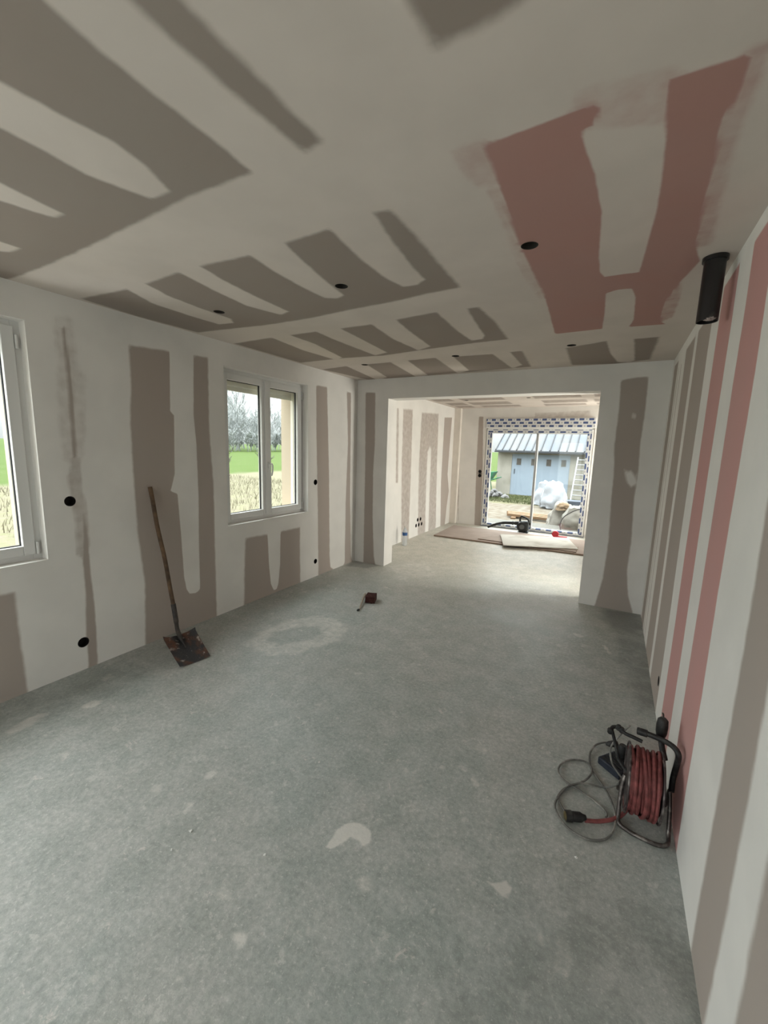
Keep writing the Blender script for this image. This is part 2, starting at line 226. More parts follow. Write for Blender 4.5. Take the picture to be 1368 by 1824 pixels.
def floor_mat():
    M = bpy.data.materials.new('concrete_screed'); M.use_nodes = True; t = M.node_tree; b = t.nodes['Principled BSDF']
    b.inputs['Specular IOR Level'].default_value = 0.5
    geo = t.nodes.new('ShaderNodeNewGeometry')
    def N(scale, detail=6, rough=0.55, dist=0.0):
        n = t.nodes.new('ShaderNodeTexNoise'); n.inputs['Scale'].default_value = scale; n.inputs['Detail'].default_value = detail
        n.inputs['Roughness'].default_value = rough; n.inputs['Distortion'].default_value = dist
        t.links.new(geo.outputs['Position'], n.inputs['Vector']); return n.outputs['Fac']
    def rng(v, a, bb, c=0.0, d=1.0):
        n = t.nodes.new('ShaderNodeMapRange'); n.interpolation_type = 'SMOOTHSTEP'; t.links.new(v, n.inputs['Value'])
        for k, x in (('From Min', a), ('From Max', bb), ('To Min', c), ('To Max', d)): n.inputs[k].default_value = x
        return n.outputs[0]
    def mix(f, a, bb, mode='MIX'):
        n = t.nodes.new('ShaderNodeMix'); n.data_type = 'RGBA'; n.blend_type = mode
        for k, v in (('Factor', f), ('A', a), ('B', bb)):
            if isinstance(v, (int, float, tuple)): n.inputs[k].default_value = v
            else: t.links.new(v, n.inputs[k])
        return n.outputs['Result']
    def ma(op, a, bb):
        n = t.nodes.new('ShaderNodeMath'); n.operation = op
        for i, v in enumerate((a, bb)):
            if isinstance(v, (int, float)): n.inputs[i].default_value = v
            else: t.links.new(v, n.inputs[i])
        return n.outputs[0]
    big = N(0.9, 4, 0.6, 0.4); mid = N(6, 6, 0.7, 0.3); fine = N(45, 6, 0.75); sp = N(13, 8, 0.8, 0.6); grit = N(160, 3, 0.6)
    c = mix(rng(big, 0.38, 0.62), (0.53, 0.545, 0.52, 1), (0.59, 0.575, 0.545, 1))
    sp3 = t.nodes.new('ShaderNodeSeparateXYZ'); t.links.new(geo.outputs['Position'], sp3.inputs[0])
    c = mix(rng(ma('ADD', sp3.outputs['Y'], ma('MULTIPLY', mid, 1.2)), 4.2, 6.6, 0, 0.9), c, (0.78, 0.71, 0.62, 1))  # beige dust towards the back, paled further to carry the sliding door's light
    c = mix(rng(mid, 0.35, 0.65), c, mix(1.0, c, (0.80, 0.83, 0.815, 1), 'MULTIPLY'))
    c = mix(rng(N(24, 7, 0.8, 0.2), 0.42, 0.60, 0, 0.55), mix(1.0, c, (0.82, 0.84, 0.83, 1), 'MULTIPLY'), c)
    c = mix(rng(fine, 0.3, 0.7, 0, 0.7), c, mix(1.0, c, (0.58, 0.59, 0.59, 1), 'MULTIPLY'))
    # old plaster splashes, small and pale
    c = mix(rng(N(8.5, 7, 0.72, 0.15), 0.60, 0.66, 0, 0.42), c, (0.66, 0.64, 0.60, 1))
    c = mix(rng(N(70, 4, 0.7), 0.56, 0.66, 0, 0.45), c, (0.68, 0.665, 0.63, 1))
    c = mix(rng(sp, 0.59, 0.68, 0, 0.7), c, (0.68, 0.62, 0.58, 1))
    c = mix(rng(grit, 0.64, 0.74, 0, 0.6), c, (0.66, 0.65, 0.61, 1))
    c = mix(rng(grit, 0.30, 0.25, 0, 0.45), c, (0.13, 0.13, 0.13, 1))
    at = t.nodes.new('ShaderNodeAttribute'); at.attribute_name = 'bare'
    v = ma('ADD', at.outputs['Fac'], ma('ADD', ma('MULTIPLY', ma('SUBTRACT', sp, 0.5), 4.5), ma('MULTIPLY', ma('SUBTRACT', fine, 0.5), 2.5)))
    c = mix(rng(v, -1.0, 1.0, 0, 0.8), c, (0.70, 0.67, 0.62, 1))
    dm = t.nodes.new('ShaderNodeAttribute'); dm.attribute_name = 'dark_patch'
    v2 = ma('ADD', dm.outputs['Fac'], ma('MULTIPLY', ma('SUBTRACT', mid, 0.5), 1.6))
    c = mix(rng(v2, -0.6, 0.8, 0, 0.7), c, (0.17, 0.175, 0.165, 1))
    t.links.new(c, b.inputs['Base Color'])
    t.links.new(rng(big, 0.3, 0.7, 0.40, 0.56), b.inputs['Roughness'])
    bp = t.nodes.new('ShaderNodeBump'); bp.inputs['Strength'].default_value = 0.5; bp.inputs['Distance'].default_value = 0.006
    t.links.new(ma('ADD', ma('MULTIPLY', mid, 0.5), ma('MULTIPLY', fine, 0.45)), bp.inputs['Height']); t.links.new(bp.outputs[0], b.inputs['Normal'])
    return M
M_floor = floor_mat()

M_pvc = mat('white_pvc', (0.70, 0.69, 0.67), 0.35, spec=0.4)
M_seal = mat('black_seal', (0.02, 0.02, 0.022), 0.6)
M_alu_dark = mat('grey_aluminium', (0.28, 0.29, 0.31), 0.4, 0.4)
M_render = mat('cream_render', (0.50, 0.42, 0.32), 0.9, noise_amt=0.08, noise_scale=120, bump=0.2, bump_scale=220)
M_slat = mat('cream_slats', (0.82, 0.78, 0.68), 0.5)
M_blackbox = mat('black_plastic_box', (0.012, 0.010, 0.009), 0.5, spec=0.3)
M_void = mat('dark_void', (0.03, 0.026, 0.022), 0.9)
M_pipe = mat('black_pipe', (0.012, 0.011, 0.011), 0.32, spec=0.5, col2=(0.06, 0.055, 0.05), noise_scale=9, lo=0.6, hi=0.72)
M_wood_old = mat('old_wood', (0.17, 0.105, 0.06), 0.75, col2=(0.07, 0.045, 0.03), noise_scale=14, bump=0.4)
M_steel_old = mat('dark_steel', (0.045, 0.042, 0.042), 0.5, 0.4, col2=(0.09, 0.075, 0.065), noise_scale=16)
def blade_mat():
    M = mat('rusty_blade', (0.05, 0.048, 0.05), 0.6, 0.3, col2=(0.15, 0.07, 0.045), noise_scale=9, bump=0.6, bump_scale=50, lo=0.47, hi=0.62)
    t = M.node_tree; b = t.nodes['Principled BSDF']; src = b.inputs['Base Color'].links[0].from_socket
    tcn = t.nodes.new('ShaderNodeTexCoord'); n = t.nodes.new('ShaderNodeTexNoise'); n.inputs['Scale'].default_value = 26; n.inputs['Detail'].default_value = 8
    t.links.new(tcn.outputs['Object'], n.inputs['Vector'])
    r = t.nodes.new('ShaderNodeMapRange'); r.inputs['From Min'].default_value = 0.60; r.inputs['From Max'].default_value = 0.70; t.links.new(n.outputs['Fac'], r.inputs['Value'])
    mx = t.nodes.new('ShaderNodeMix'); mx.data_type = 'RGBA'; t.links.new(r.outputs[0], mx.inputs['Factor']); t.links.new(src, mx.inputs['A']); mx.inputs['B'].default_value = (0.38, 0.33, 0.29, 1)
    t.links.new(mx.outputs['Result'], b.inputs['Base Color']); return M
M_blade = blade_mat()
M_redcord = mat('red_rubber_cable', (0.26, 0.075, 0.072), 0.65, noise_amt=0.5, noise_scale=30)
M_reddark = mat('worn_red_paint', (0.16, 0.03, 0.03), 0.5, 0.2, noise_amt=0.6, noise_scale=25)
M_tube = mat('scuffed_steel_tube', (0.10, 0.085, 0.08), 0.42, 0.7, col2=(0.30, 0.27, 0.25), noise_scale=28, lo=0.5, hi=0.7)
M_flange = mat('scuffed_steel_flange', (0.07, 0.055, 0.055), 0.45, 0.6, col2=(0.25, 0.22, 0.21), noise_scale=30, lo=0.5, hi=0.7)
M_black = mat('black_rubber', (0.014, 0.013, 0.013), 0.55, spec=0.4, col2=(0.05, 0.048, 0.045), noise_scale=40, lo=0.5, hi=0.75)
M_blockblue = mat('dark_blue_plastic', (0.03, 0.035, 0.05), 0.5, noise_amt=0.4)
M_greycord = mat('dusty_grey_cable', (0.13, 0.125, 0.115), 0.55, col2=(0.36, 0.34, 0.31), noise_scale=16, lo=0.5, hi=0.7)
M_gold = mat('gold_plug_face', (0.16, 0.12, 0.05), 0.5, 0.5)
M_bristle = mat('red_brown_bristles', (0.085, 0.03, 0.025), 0.9, noise_amt=0.5, noise_scale=60, bump=0.8, bump_scale=150)
M_palewood = mat('pale_wood', (0.42, 0.36, 0.29), 0.7, noise_amt=0.2)
M_boardbrown = mat('pinkish_plasterboard', (0.37, 0.295, 0.25), 0.85, noise_amt=0.15, noise_scale=3)
M_boardedge = mat('plasterboard_edge', (0.24, 0.17, 0.13), 0.9)
M_boardwhite = mat('dusty_white_plasterboard', (0.56, 0.53, 0.48), 0.85, col2=(0.42, 0.38, 0.33), noise_scale=2.6, lo=0.5, hi=0.66, detail=3)
M_blower = mat('black_blower_plastic', (0.012, 0.013, 0.014), 0.4, spec=0.5)
M_blowergrey = mat('grey_badge', (0.12, 0.13, 0.13), 0.4)
M_redtape = mat('bright_red_plastic', (0.62, 0.05, 0.07), 0.5)
M_label = mat('blue_label', (0.05, 0.12, 0.30), 0.5)

def film_mat(name, ax_u, ax_v, pu=0.165, pv=0.062, stag=0.42):
    """white frame under protective film printed with rows of blue marks"""
    M = mat(name, (0.60, 0.60, 0.60), 0.4, spec=0.4); t = M.node_tree; b = t.nodes['Principled BSDF']
    geo = t.nodes.new('ShaderNodeNewGeometry'); s = t.nodes.new('ShaderNodeSeparateXYZ'); t.links.new(geo.outputs['Position'], s.inputs[0])
    def ma(op, a, bb=None, c=None):
        n = t.nodes.new('ShaderNodeMath'); n.operation = op
        for i, v in enumerate((a, bb, c)):
            if v is None: continue
            if isinstance(v, (int, float)): n.inputs[i].default_value = v
            else: t.links.new(v, n.inputs[i])
        return n.outputs[0]
    U, V = s.outputs[ax_u], s.outputs[ax_v]
    row = ma('FLOOR', ma('DIVIDE', V, pv)); fv = ma('FRACT', ma('DIVIDE', V, pv))
    fu = ma('FRACT', ma('ADD', ma('DIVIDE', U, pu), ma('MULTIPLY', row, stag)))
    mark = ma('MULTIPLY', ma('LESS_THAN', fu, 0.50), ma('LESS_THAN', fv, 0.62))
    dot = ma('MULTIPLY', ma('MULTIPLY', ma('GREATER_THAN', fu, 0.72), ma('LESS_THAN', fu, 0.80)), ma('MULTIPLY', ma('LESS_THAN', fv, 0.5), ma('GREATER_THAN', fv, 0.12)))
    m1 = t.nodes.new('ShaderNodeMix'); m1.data_type = 'RGBA'; t.links.new(mark, m1.inputs['Factor']); m1.inputs['A'].default_value = (0.60, 0.60, 0.60, 1); m1.inputs['B'].default_value = (0.055, 0.085, 0.20, 1)
    m2 = t.nodes.new('ShaderNodeMix'); m2.data_type = 'RGBA'; t.links.new(dot, m2.inputs['Factor']); t.links.new(m1.outputs['Result'], m2.inputs['A']); m2.inputs['B'].default_value = (0.22, 0.22, 0.24, 1)
    t.links.new(m2.outputs['Result'], b.inputs['Base Color']); return M
M_filmH = film_mat('film_marks_horizontal', 'X', 'Z')
M_filmh2 = film_mat('film_marks_rail', 'X', 'Z', 0.20, 0.05, 0.5)
M_filmV = film_mat('film_marks_vertical', 'Z', 'X', 0.21, 0.047, 0.3)

def glass_mat():
    M = bpy.data.materials.new('window_glass'); M.use_nodes = True; t = M.node_tree; t.nodes.clear()
    o = t.nodes.new('ShaderNodeOutputMaterial'); tr = t.nodes.new('ShaderNodeBsdfTransparent'); gl = t.nodes.new('ShaderNodeBsdfGlossy')
    tr.inputs[0].default_value = (0.95, 0.97, 0.96, 1); gl.inputs['Roughness'].default_value = 0.02
    lw = t.nodes.new('ShaderNodeLayerWeight'); lw.inputs['Blend'].default_value = 0.5
    p5 = t.nodes.new('ShaderNodeMath'); p5.operation = 'POWER'; t.links.new(lw.outputs['Facing'], p5.inputs[0]); p5.inputs[1].default_value = 5
    fr = t.nodes.new('ShaderNodeMath'); fr.operation = 'MULTIPLY_ADD'; t.links.new(p5.outputs[0], fr.inputs[0]); fr.inputs[1].default_value = 0.6; fr.inputs[2].default_value = 0.03
    mx = t.nodes.new('ShaderNodeMixShader'); t.links.new(fr.outputs[0], mx.inputs[0]); t.links.new(tr.outputs[0], mx.inputs[1]); t.links.new(gl.outputs[0], mx.inputs[2])
    t.links.new(mx.outputs[0], o.inputs['Surface']); return M
M_glass = glass_mat()
def bottle_mat():
    M = bpy.data.materials.new('clear_plastic'); M.use_nodes = True; t = M.node_tree; t.nodes.clear()
    o = t.nodes.new('ShaderNodeOutputMaterial'); tr = t.nodes.new('ShaderNodeBsdfTransparent'); gl = t.nodes.new('ShaderNodeBsdfPrincipled')
    tr.inputs[0].default_value = (0.9, 0.92, 0.93, 1); gl.inputs['Roughness'].default_value = 0.15; gl.inputs['Base Color'].default_value = (0.8, 0.82, 0.84, 1)
    mx = t.nodes.new('ShaderNodeMixShader'); mx.inputs[0].default_value = 0.38; t.links.new(tr.outputs[0], mx.inputs[1]); t.links.new(gl.outputs[0], mx.inputs[2])
    t.links.new(mx.outputs[0], o.inputs['Surface']); return M
M_clear = bottle_mat()

EXT = 0.42      # outdoor colours darkened to offset the sky raised for the interior
def ex(c): return tuple(x*EXT for x in c[:3])
# ------------------------------------------------------------------ mesh helpers
class MB:
    def __init__(s): s.v = []; s.f = []
    def add(s, vs, fs):
        k = len(s.v); s.v += [tuple(v) for v in vs]; s.f += [tuple(i+k for i in f) for f in fs]; return s
    def box(s, c, d, rot=None):
        hx, hy, hz = d[0]/2, d[1]/2, d[2]/2
        vs = [Vector((sx*hx, sy*hy, sz*hz)) for sx in (-1, 1) for sy in (-1, 1) for sz in (-1, 1)]
        if rot is not None: vs = [rot @ v for v in vs]
        return s.add([v + Vector(c) for v in vs], [(0,1,3,2), (4,6,7,5), (0,4,5,1), (2,3,7,6), (0,2,6,4), (1,5,7,3)])
    def bb(s, a, b): return s.box([(a[i]+b[i])/2 for i in range(3)], [abs(b[i]-a[i]) for i in range(3)])
    def tube(s, pts, r, n=10, closed=False, cap=True):
        pts = [Vector(p) for p in pts]; N = len(pts); rs = r if isinstance(r, (list, tuple)) else [r]*N
        T = []
        for i in range(N):
            a = pts[(i-1) % N] if (closed or i > 0) else pts[i]; b = pts[(i+1) % N] if (closed or i < N-1) else pts[i]
            T.append((b-a).normalized())
        nrm = T[0].orthogonal().normalized(); vs = []
        for i in range(N):
            nrm = (nrm - T[i]*nrm.dot(T[i])).normalized(); bn = T[i].cross(nrm)
            for k in range(n):
                a = 2*math.pi*k/n; vs.append(pts[i] + (nrm*math.cos(a)+bn*math.sin(a))*rs[i])
        fs = []
        for i in range(N if closed else N-1):
            j = (i+1) % N
            for k in range(n): fs.append((i*n+k, i*n+(k+1) % n, j*n+(k+1) % n, j*n+k))
        if cap and not closed: fs += [tuple(range(n))[::-1], tuple((N-1)*n+k for k in range(n))]
        return s.add(vs, fs)
    def lathe(s, prof, c=(0,0,0), axis='Z', n=24, rot=None):
        """prof: list of (radius, height)"""
        vs = []; R = {'Z': Matrix.Identity(3), 'X': Matrix(((0,0,1),(1,0,0),(0,1,0))), 'Y': Matrix(((1,0,0),(0,0,1),(0,-1,0)))}[axis]
        if rot is not None: R = rot
        for (r, h) in prof:
            for k in range(n):
                a = 2*math.pi*k/n; vs.append(R @ Vector((max(r, 1e-4)*math.cos(a), max(r, 1e-4)*math.sin(a), h)) + Vector(c))
        fs = []
        for i in range(len(prof)-1):
            for k in range(n): fs.append((i*n+k, i*n+(k+1) % n, (i+1)*n+(k+1) % n, (i+1)*n+k))
        fs += [tuple(range(n))[::-1], tuple((len(prof)-1)*n+k for k in range(n))]
        return s.add(vs, fs)
    def prism(s, poly, z0, z1, M=None):
        n = len(poly); vs = [Vector((x, y, z0)) for x, y in poly] + [Vector((x, y, z1)) for x, y in poly]
        if M is not None: vs = [M @ v for v in vs]
        return s.add(vs, [tuple(range(n))[::-1], tuple(range(n, 2*n))] + [(i, (i+1) % n, n+(i+1) % n, n+i) for i in range(n)])
    def build(s, name, material, parent=None, smooth=False, bevel=0.0, loc=None, kind=None, flip=False):
        me = bpy.data.meshes.new(name); vs = s.v
        org = Vector(loc) if loc is not None else Vector((0, 0, 0))
        if parent is not None: org = org if loc is not None else parent.location.copy()
        me.from_pydata([tuple(Vector(v)-org) for v in vs], [], s.f); me.update()
        bm = bmesh.new(); bm.from_mesh(me); bmesh.ops.recalc_face_normals(bm, faces=bm.faces)
        for e in bm.edges:
            if len(e.link_faces) == 2 and e.calc_face_angle(0) > math.radians(38): e.smooth = False
        bm.to_mesh(me); bm.free()
        if smooth:
            for p in me.polygons: p.use_smooth = True
        me.materials.append(material)
        o = bpy.data.objects.new(name, me); C.objects.link(o)
        if parent is not None:
            o.parent = parent; o.location = org - world_loc(parent)
        else: o.location = org
        if bevel > 0:
            b = o.modifiers.new('bevel', 'BEVEL'); b.width = bevel; b.segments = 2; b.limit_method = 'ANGLE'
        if kind: o['kind'] = kind
        return o
def world_loc(o):
    v = Vector((0, 0, 0))
    while o is not None: v += o.location; o = o.parent
    return v
def part(mb, name, material, parent, **k):
    return mb.build(name, material, parent, loc=tuple(world_loc(parent)), **k)
def thing(name, label, cat, loc=(0,0,0), group=None, kind=None):
    o = bpy.data.objects.new(name, None); C.objects.link(o); o.location = loc; o.empty_display_size = 0.1
    tag(o, label, cat, group, kind); return o
def tag(o, label=None, cat=None, group=None, kind=None):
    if label: o['label'] = label
    if cat: o['category'] = cat
    if group: o['group'] = group
    if kind: o['kind'] = kind
    return o
def smooth_path(pts, k=6, closed=False):
    P = [Vector(p) for p in pts]; n = len(P); out = []
    for i in range(n if closed else n-1):
        g = lambda j: P[j % n] if closed else P[max(0, min(n-1, j))]
        p0, p1, p2, p3 = g(i-1), g(i), g(i+1), g(i+2)
        for q in range(k):
            t = q/k; out.append(0.5*((2*p1)+(p2-p0)*t+(2*p0-5*p1+4*p2-p3)*t*t+(3*p1-p0-3*p2+p3)*t**3))
    if not closed: out.append(P[-1])
    return out

# ------------------------------------------------------------------ signed distance of the bare-board / splash shapes
def poly_sd(P, poly):
    A = np.array(poly, float); B = np.roll(A, -1, 0); lo, hi = A.min(0)-0.25, A.max(0)+0.25
    out = np.full(len(P), -9.0); sel = np.where((P[:, 0] > lo[0]) & (P[:, 0] < hi[0]) & (P[:, 1] > lo[1]) & (P[:, 1] < hi[1]))[0]
    if len(sel) == 0: return out
    Q = P[sel]; d = np.full(len(Q), 9.0); ins = np.zeros(len(Q), bool)
    for a, b in zip(A, B):
        e = b-a; w = Q-a; L2 = max(1e-12, e@e); tt = np.clip((w@e)/L2, 0, 1)
        d = np.minimum(d, np.hypot(w[:, 0]-tt*e[0], w[:, 1]-tt*e[1]))
        c = (a[1] > Q[:, 1]) != (b[1] > Q[:, 1])
        if abs(e[1]) > 1e-12: ins ^= c & (Q[:, 0] < a[0]+(Q[:, 1]-a[1])*e[0]/e[1])
    out[sel] = np.where(ins, d, -d); return out
def shape_field(P, patches):
    t = np.full(len(P), -4.0)
    for sign, poly, fe, cap in patches:
        s = poly_sd(P, poly)/fe; s = np.clip(s, -4, 4)
        if cap is not None: s = np.minimum(s, cap)
        t = np.maximum(t, s) if sign == '+' else np.minimum(t, -s)
    return t

def panel(name, u0, u1, v0, v1, to3, thick, nsign, material, patches, res=0.02, rects=(), rounds=(), pink=None, dark_patch=None, reveal=True, kind='structure'):
    """a slab whose visible face is a fine grid; rects = rectangular openings through it, rounds = (u, v, r) drilled holes.
    to3(u, v, w) gives the point w metres behind the face."""
    def lines(a, b, extra):
        g = list(np.linspace(a, b, max(2, int(round((b-a)/res))+1)))
        ex = [e for e in extra if a < e < b]
        g = [x for x in g if x in (a, b) or all(abs(x-e) > res*0.35 for e in ex)]
        g[0], g[-1] = a, b
        return sorted(set([a, b]+g+ex))
    sq = [(cx-r*1.5, cx+r*1.5, cy-r*1.5, cy+r*1.5) for cx, cy, r in rounds]
    U = lines(u0, u1, [e for q in list(rects)+sq for e in q[:2]]); V = lines(v0, v1, [e for q in list(rects)+sq for e in q[2:]])
    nu, nv = len(U), len(V); pts = [(u, v) for u in U for v in V]; co = [to3(u, v, 0) for u, v in pts]; faces = []
    holes = list(rects)+sq; hole_mask = {}
    for i in range(nu-1):
        um = (U[i]+U[i+1])/2; hs = [h for h in holes if h[0] < um < h[1]]
        for j in range(nv-1):
            vm = (V[j]+V[j+1])/2
            if any(h[2] < vm < h[3] for h in hs): continue
            a = i*nv+j; faces.append((a, a+nv, a+nv+1, a+1))
    def addp(u, v, w):
        pts.append((u, v)); co.append(to3(u, v, w)); return len(pts)-1
    for (cx, cy, r), (a0, a1, b0, b1) in zip(rounds, sq):
        n = 32; ci = []; so = []; de = []
        for k in range(n):
            a = 2*math.pi*(k+0.5)/n; c, s = math.cos(a), math.sin(a); q = 1/max(abs(c), abs(s))
            ci.append(addp(cx+r*c, cy+r*s, 0)); so.append(addp(cx+(a1-cx)*c*q, cy+(b1-cy)*s*q, 0)); de.append(addp(cx+r*c, cy+r*s, min(thick, 0.05)))
        for k in range(n):
            l = (k+1) % n; faces.append((ci[k], ci[l], so[l], so[k])); faces.append((ci[k], de[k], de[l], ci[l]))
        for q0, q1 in ((0, 1),):
            cors = [addp(x, y, 0) for x, y in ((a1, b1), (a0, b1), (a0, b0), (a1, b0))]
            for m_, kk in enumerate((3, 11, 19, 27)): faces.append((so[kk], so[kk+1], cors[m_]))
    # openings: their cheeks
    for (a0, a1, b0, b1) in rects:
        for (p, q) in (((a0, b0), (a1, b0)), ((a1, b0), (a1, b1)), ((a1, b1), (a0, b1)), ((a0, b1), (a0, b0))):
            if abs(p[1]-v0) < 1e-6 and abs(q[1]-v0) < 1e-6: continue
            m_ = max(2, int(math.hypot(q[0]-p[0], q[1]-p[1])/0.25)); 
            f = [addp(*p, 0), addp(*q, 0), addp(*q, thick), addp(*p, thick)]; faces.append(tuple(f))
    # back and rim
    BU = sorted(set([u0, u1]+[e for q in rects for e in q[:2]])); BV = sorted(set([v0, v1]+[e for q in rects for e in q[2:]]))
    for i in range(len(BU)-1):
        for j in range(len(BV)-1):
            um, vm = (BU[i]+BU[i+1])/2, (BV[j]+BV[j+1])/2
            if any(h[0] < um < h[1] and h[2] < vm < h[3] for h in rects): continue
            faces.append(tuple(addp(a, b, thick) for a, b in ((BU[i], BV[j]), (BU[i], BV[j+1]), (BU[i+1], BV[j+1]), (BU[i+1], BV[j]))))
    rim = [((a, v0), (b, v0)) for a, b in zip(BU, BU[1:]) if not any(h[0] < (a+b)/2 < h[1] and h[2] <= v0 < h[3] for h in rects)]
    for (p, q) in rim+[((u1, v0), (u1, v1)), ((u1, v1), (u0, v1)), ((u0, v1), (u0, v0))]:
        faces.append((addp(*p, 0), addp(*q, 0), addp(*q, thick), addp(*p, thick)))
    me = bpy.data.meshes.new(name); me.from_pydata([tuple(c) for c in co], [], faces); me.update()
    P = np.array(pts, float)
    f = shape_field(P, patches).astype(np.float32)
    at = me.attributes.new('bare', 'FLOAT', 'POINT'); at.data.foreach_set('value', f)
    if pink is not None:
        at = me.attributes.new('pinkboard', 'FLOAT', 'POINT'); at.data.foreach_set('value', pink(P).astype(np.float32))
    if dark_patch is not None:
        at = me.attributes.new('dark_patch', 'FLOAT', 'POINT'); at.data.foreach_set('value', shape_field(P, dark_patch).astype(np.float32))
    me.materials.append(material); o = bpy.data.objects.new(name, me); C.objects.link(o); o['kind'] = kind
    return o

# ------------------------------------------------------------------ the shell of the house
W1 = (0.02, 1.177, 0.836, 2.296); W2 = (2.5946, 3.7525, 0.838, 2.293); W3 = (-1.75, -0.60, 0.836, 2.296)
BOX = 0.034
wl_boxes = [(1.327, 1.201, BOX), (1.332, 0.201, BOX+0.002), (3.891, 1.18, BOX), (3.895, 0.196, BOX*0.92),
            (6.908, 0.300, 0.036), (7.037, 0.300, 0.036), (6.868-0.02, 0.198, 0.036), (6.969, 0.198, 0.036), (7.098, 0.198, 0.036)]
panel('wall_left', YR, YB, 0, HC, lambda u, v, w: (XL-w, u, v), 0.085, 1, M_wall, PATCH_WL, rects=[W1, W2, W3], rounds=wl_boxes)
# outer leaf of the left wall (rendered masonry) with the same openings
def leaf(name, rects, u0, u1, v0, v1, to3, material):
    mb = MB(); BU = sorted(set([u0, u1]+[e for q in rects for e in q[:2]])); BV = sorted(set([v0, v1]+[e for q in rects for e in q[2:]]))
    for i in range(len(BU)-1):
        for j in range(len(BV)-1):
            um, vm = (BU[i]+BU[i+1])/2, (BV[j]+BV[j+1])/2
            if any(h[0] < um < h[1] and h[2] < vm < h[3] for h in rects): continue
            a = to3(BU[i], BV[j], 0); b = to3(BU[i+1], BV[j+1], 1); mb.bb(a, b)
    return mb.build(name, material, kind='structure')
shr = lambda r: (r[0]+0.03, r[1]-0.03, r[2]+0.0, r[3]-0.03)
leaf('wall_left_outside', [shr(W1), shr(W2), shr(W3)], YR-0.4, YB+0.35, -0.35, 2.9, lambda u, v, k: (XL-0.155-0.23*k, u, v), M_render)

wr_bands = [(4.66, 4.40, .008, None), (3.93, 3.53, .012, None), (3.40, 2.93, .012, None), (2.700, 2.392, .008, None), (2.165, 1.872, .008, None), (1.495, 1.27, .02, None), (1.09, 0.80, .02, None), (0.2, -0.2, .02, None), (-0.6, -1.0, .02, None), (-1.4, -1.9, .02, None)]
tops = [2.42, 2.41, 2.41, 2.44, 2.43, 2.42, 2.40, 2.4, 2.4, 2.4]
PATCH_WR = []
for (ya, yb, fe, cap), tp in zip(wr_bands, tops):
    r_ = random.Random(int(ya*100)); zs = [0.0-0.02, 0.3, 0.7, 1.1, 1.5, 1.9, 2.2, tp]
    A = [(ya+r_.uniform(-.012, .012), z) for z in zs]; B = [(yb+r_.uniform(-.012, .012), z) for z in zs]
    PATCH_WR.append(('+', A+B[::-1], fe, cap))
for yy in (4.13, 4.30):
    PATCH_WR.append(('+', [(yy, -0.02), (yy+0.03, -0.02), (yy+0.03, 2.35), (yy, 2.35)], .008, 0.3))
panel('wall_right', YR, YB, 0, HC, lambda u, v, w: (XR+w, u, v), 0.10, 1, M_wall, PATCH_WR, rounds=[(2.99, 0.189, BOX)],
      rects=[(7.95, 8.53, 0.7, 2.1), (5.13, 5.71, 0.7, 2.1)], pink=lambda P: ((P[:, 0] > 1.68) & (P[:, 0] < 2.82)).astype(float))
OX0, OX1, OZ = -2.655, -0.206, 2.246
# middle wall: the two faces and the cheeks of the opening
panel('wall_middle', XL, XR, 0, HC, lambda u, v, w: (u, YP+w, v), PT, 1, M_wall, PATCH_WP, rects=[(OX0, OX1, 0, OZ)])
DX0, DX1, DZ = -2.44, -0.405, 2.255        # opening for the sliding door and its shutter box
panel('wall_back', XL, XR, 0, HC, lambda u, v, w: (u, YB+w, v), 0.10, 1, M_wall, PATCH_WB, rects=[(DX0, DX1, 0, DZ)], rounds=[(-2.528, 1.174, 0.036), (-2.528, 1.085, 0.036)])
leaf('wall_back_outside', [(DX0+0.02, DX1-0.02, -0.2, 2.2)], XL-0.38, XR+0.35, -0.35, 2.9, lambda u, v, k: (u, YB+0.15+0.2*k, v), M_render)
panel('wall_rear', XL, XR, 0, HC, lambda u, v, w: (u, YR-w, v), 0.25, 1, M_wall, [('+', [(-2.9, -.1), (-2.6, -.1), (-2.6, 2.4), (-2.9, 2.4)], .02, None)], rects=[(-2.35, -0.25, 0.0, 2.15)], res=0.05)
holes_c = [(-2.476, 2.03), (-1.442, 2.015), (-2.49, 3.93), (-1.44, 3.89), (-0.424, 1.99), (-0.421, 3.87), (-1.36, 7.2), (-2.45, 7.3), (-2.46, 5.7), (-1.36, 5.7)]
back_bands = []
for y0, y1 in ((5.08, 5.32), (5.45, 5.95), (6.35, 6.75), (6.95, 7.35), (7.65, 8.05), (8.2, 8.5)):
    for x0, x1 in ((-3.0, -2.65), (-2.5, -1.75), (-1.25, -0.55), (-0.4, 0.2)):
        q = rnd.uniform(-.05, .05); back_bands.append(('+', [(x0+q, y0), (x1+q, y0+rnd.uniform(-.02, .02)), (x1+q, y1), (x0+q, y1)], .02, 0.25))
for y0, y1 in ((-0.2, -0.5), (-0.9, -1.4), (-1.7, -2.3)):
    for x0, x1 in ((-3.0, -2.3), (-2.1, -1.1), (-0.8, 0.1)): back_bands.append(('+', [(x0, y0), (x1, y0), (x1, y1), (x0, y1)], .02, None))
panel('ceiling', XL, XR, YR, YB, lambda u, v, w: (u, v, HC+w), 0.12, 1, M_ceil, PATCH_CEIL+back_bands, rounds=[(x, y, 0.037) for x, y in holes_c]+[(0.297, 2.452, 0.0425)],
      pink=lambda P: ((P[:, 0] > -0.78) & (P[:, 1] > 1.15) & (P[:, 1] < 3.75)).astype(float))
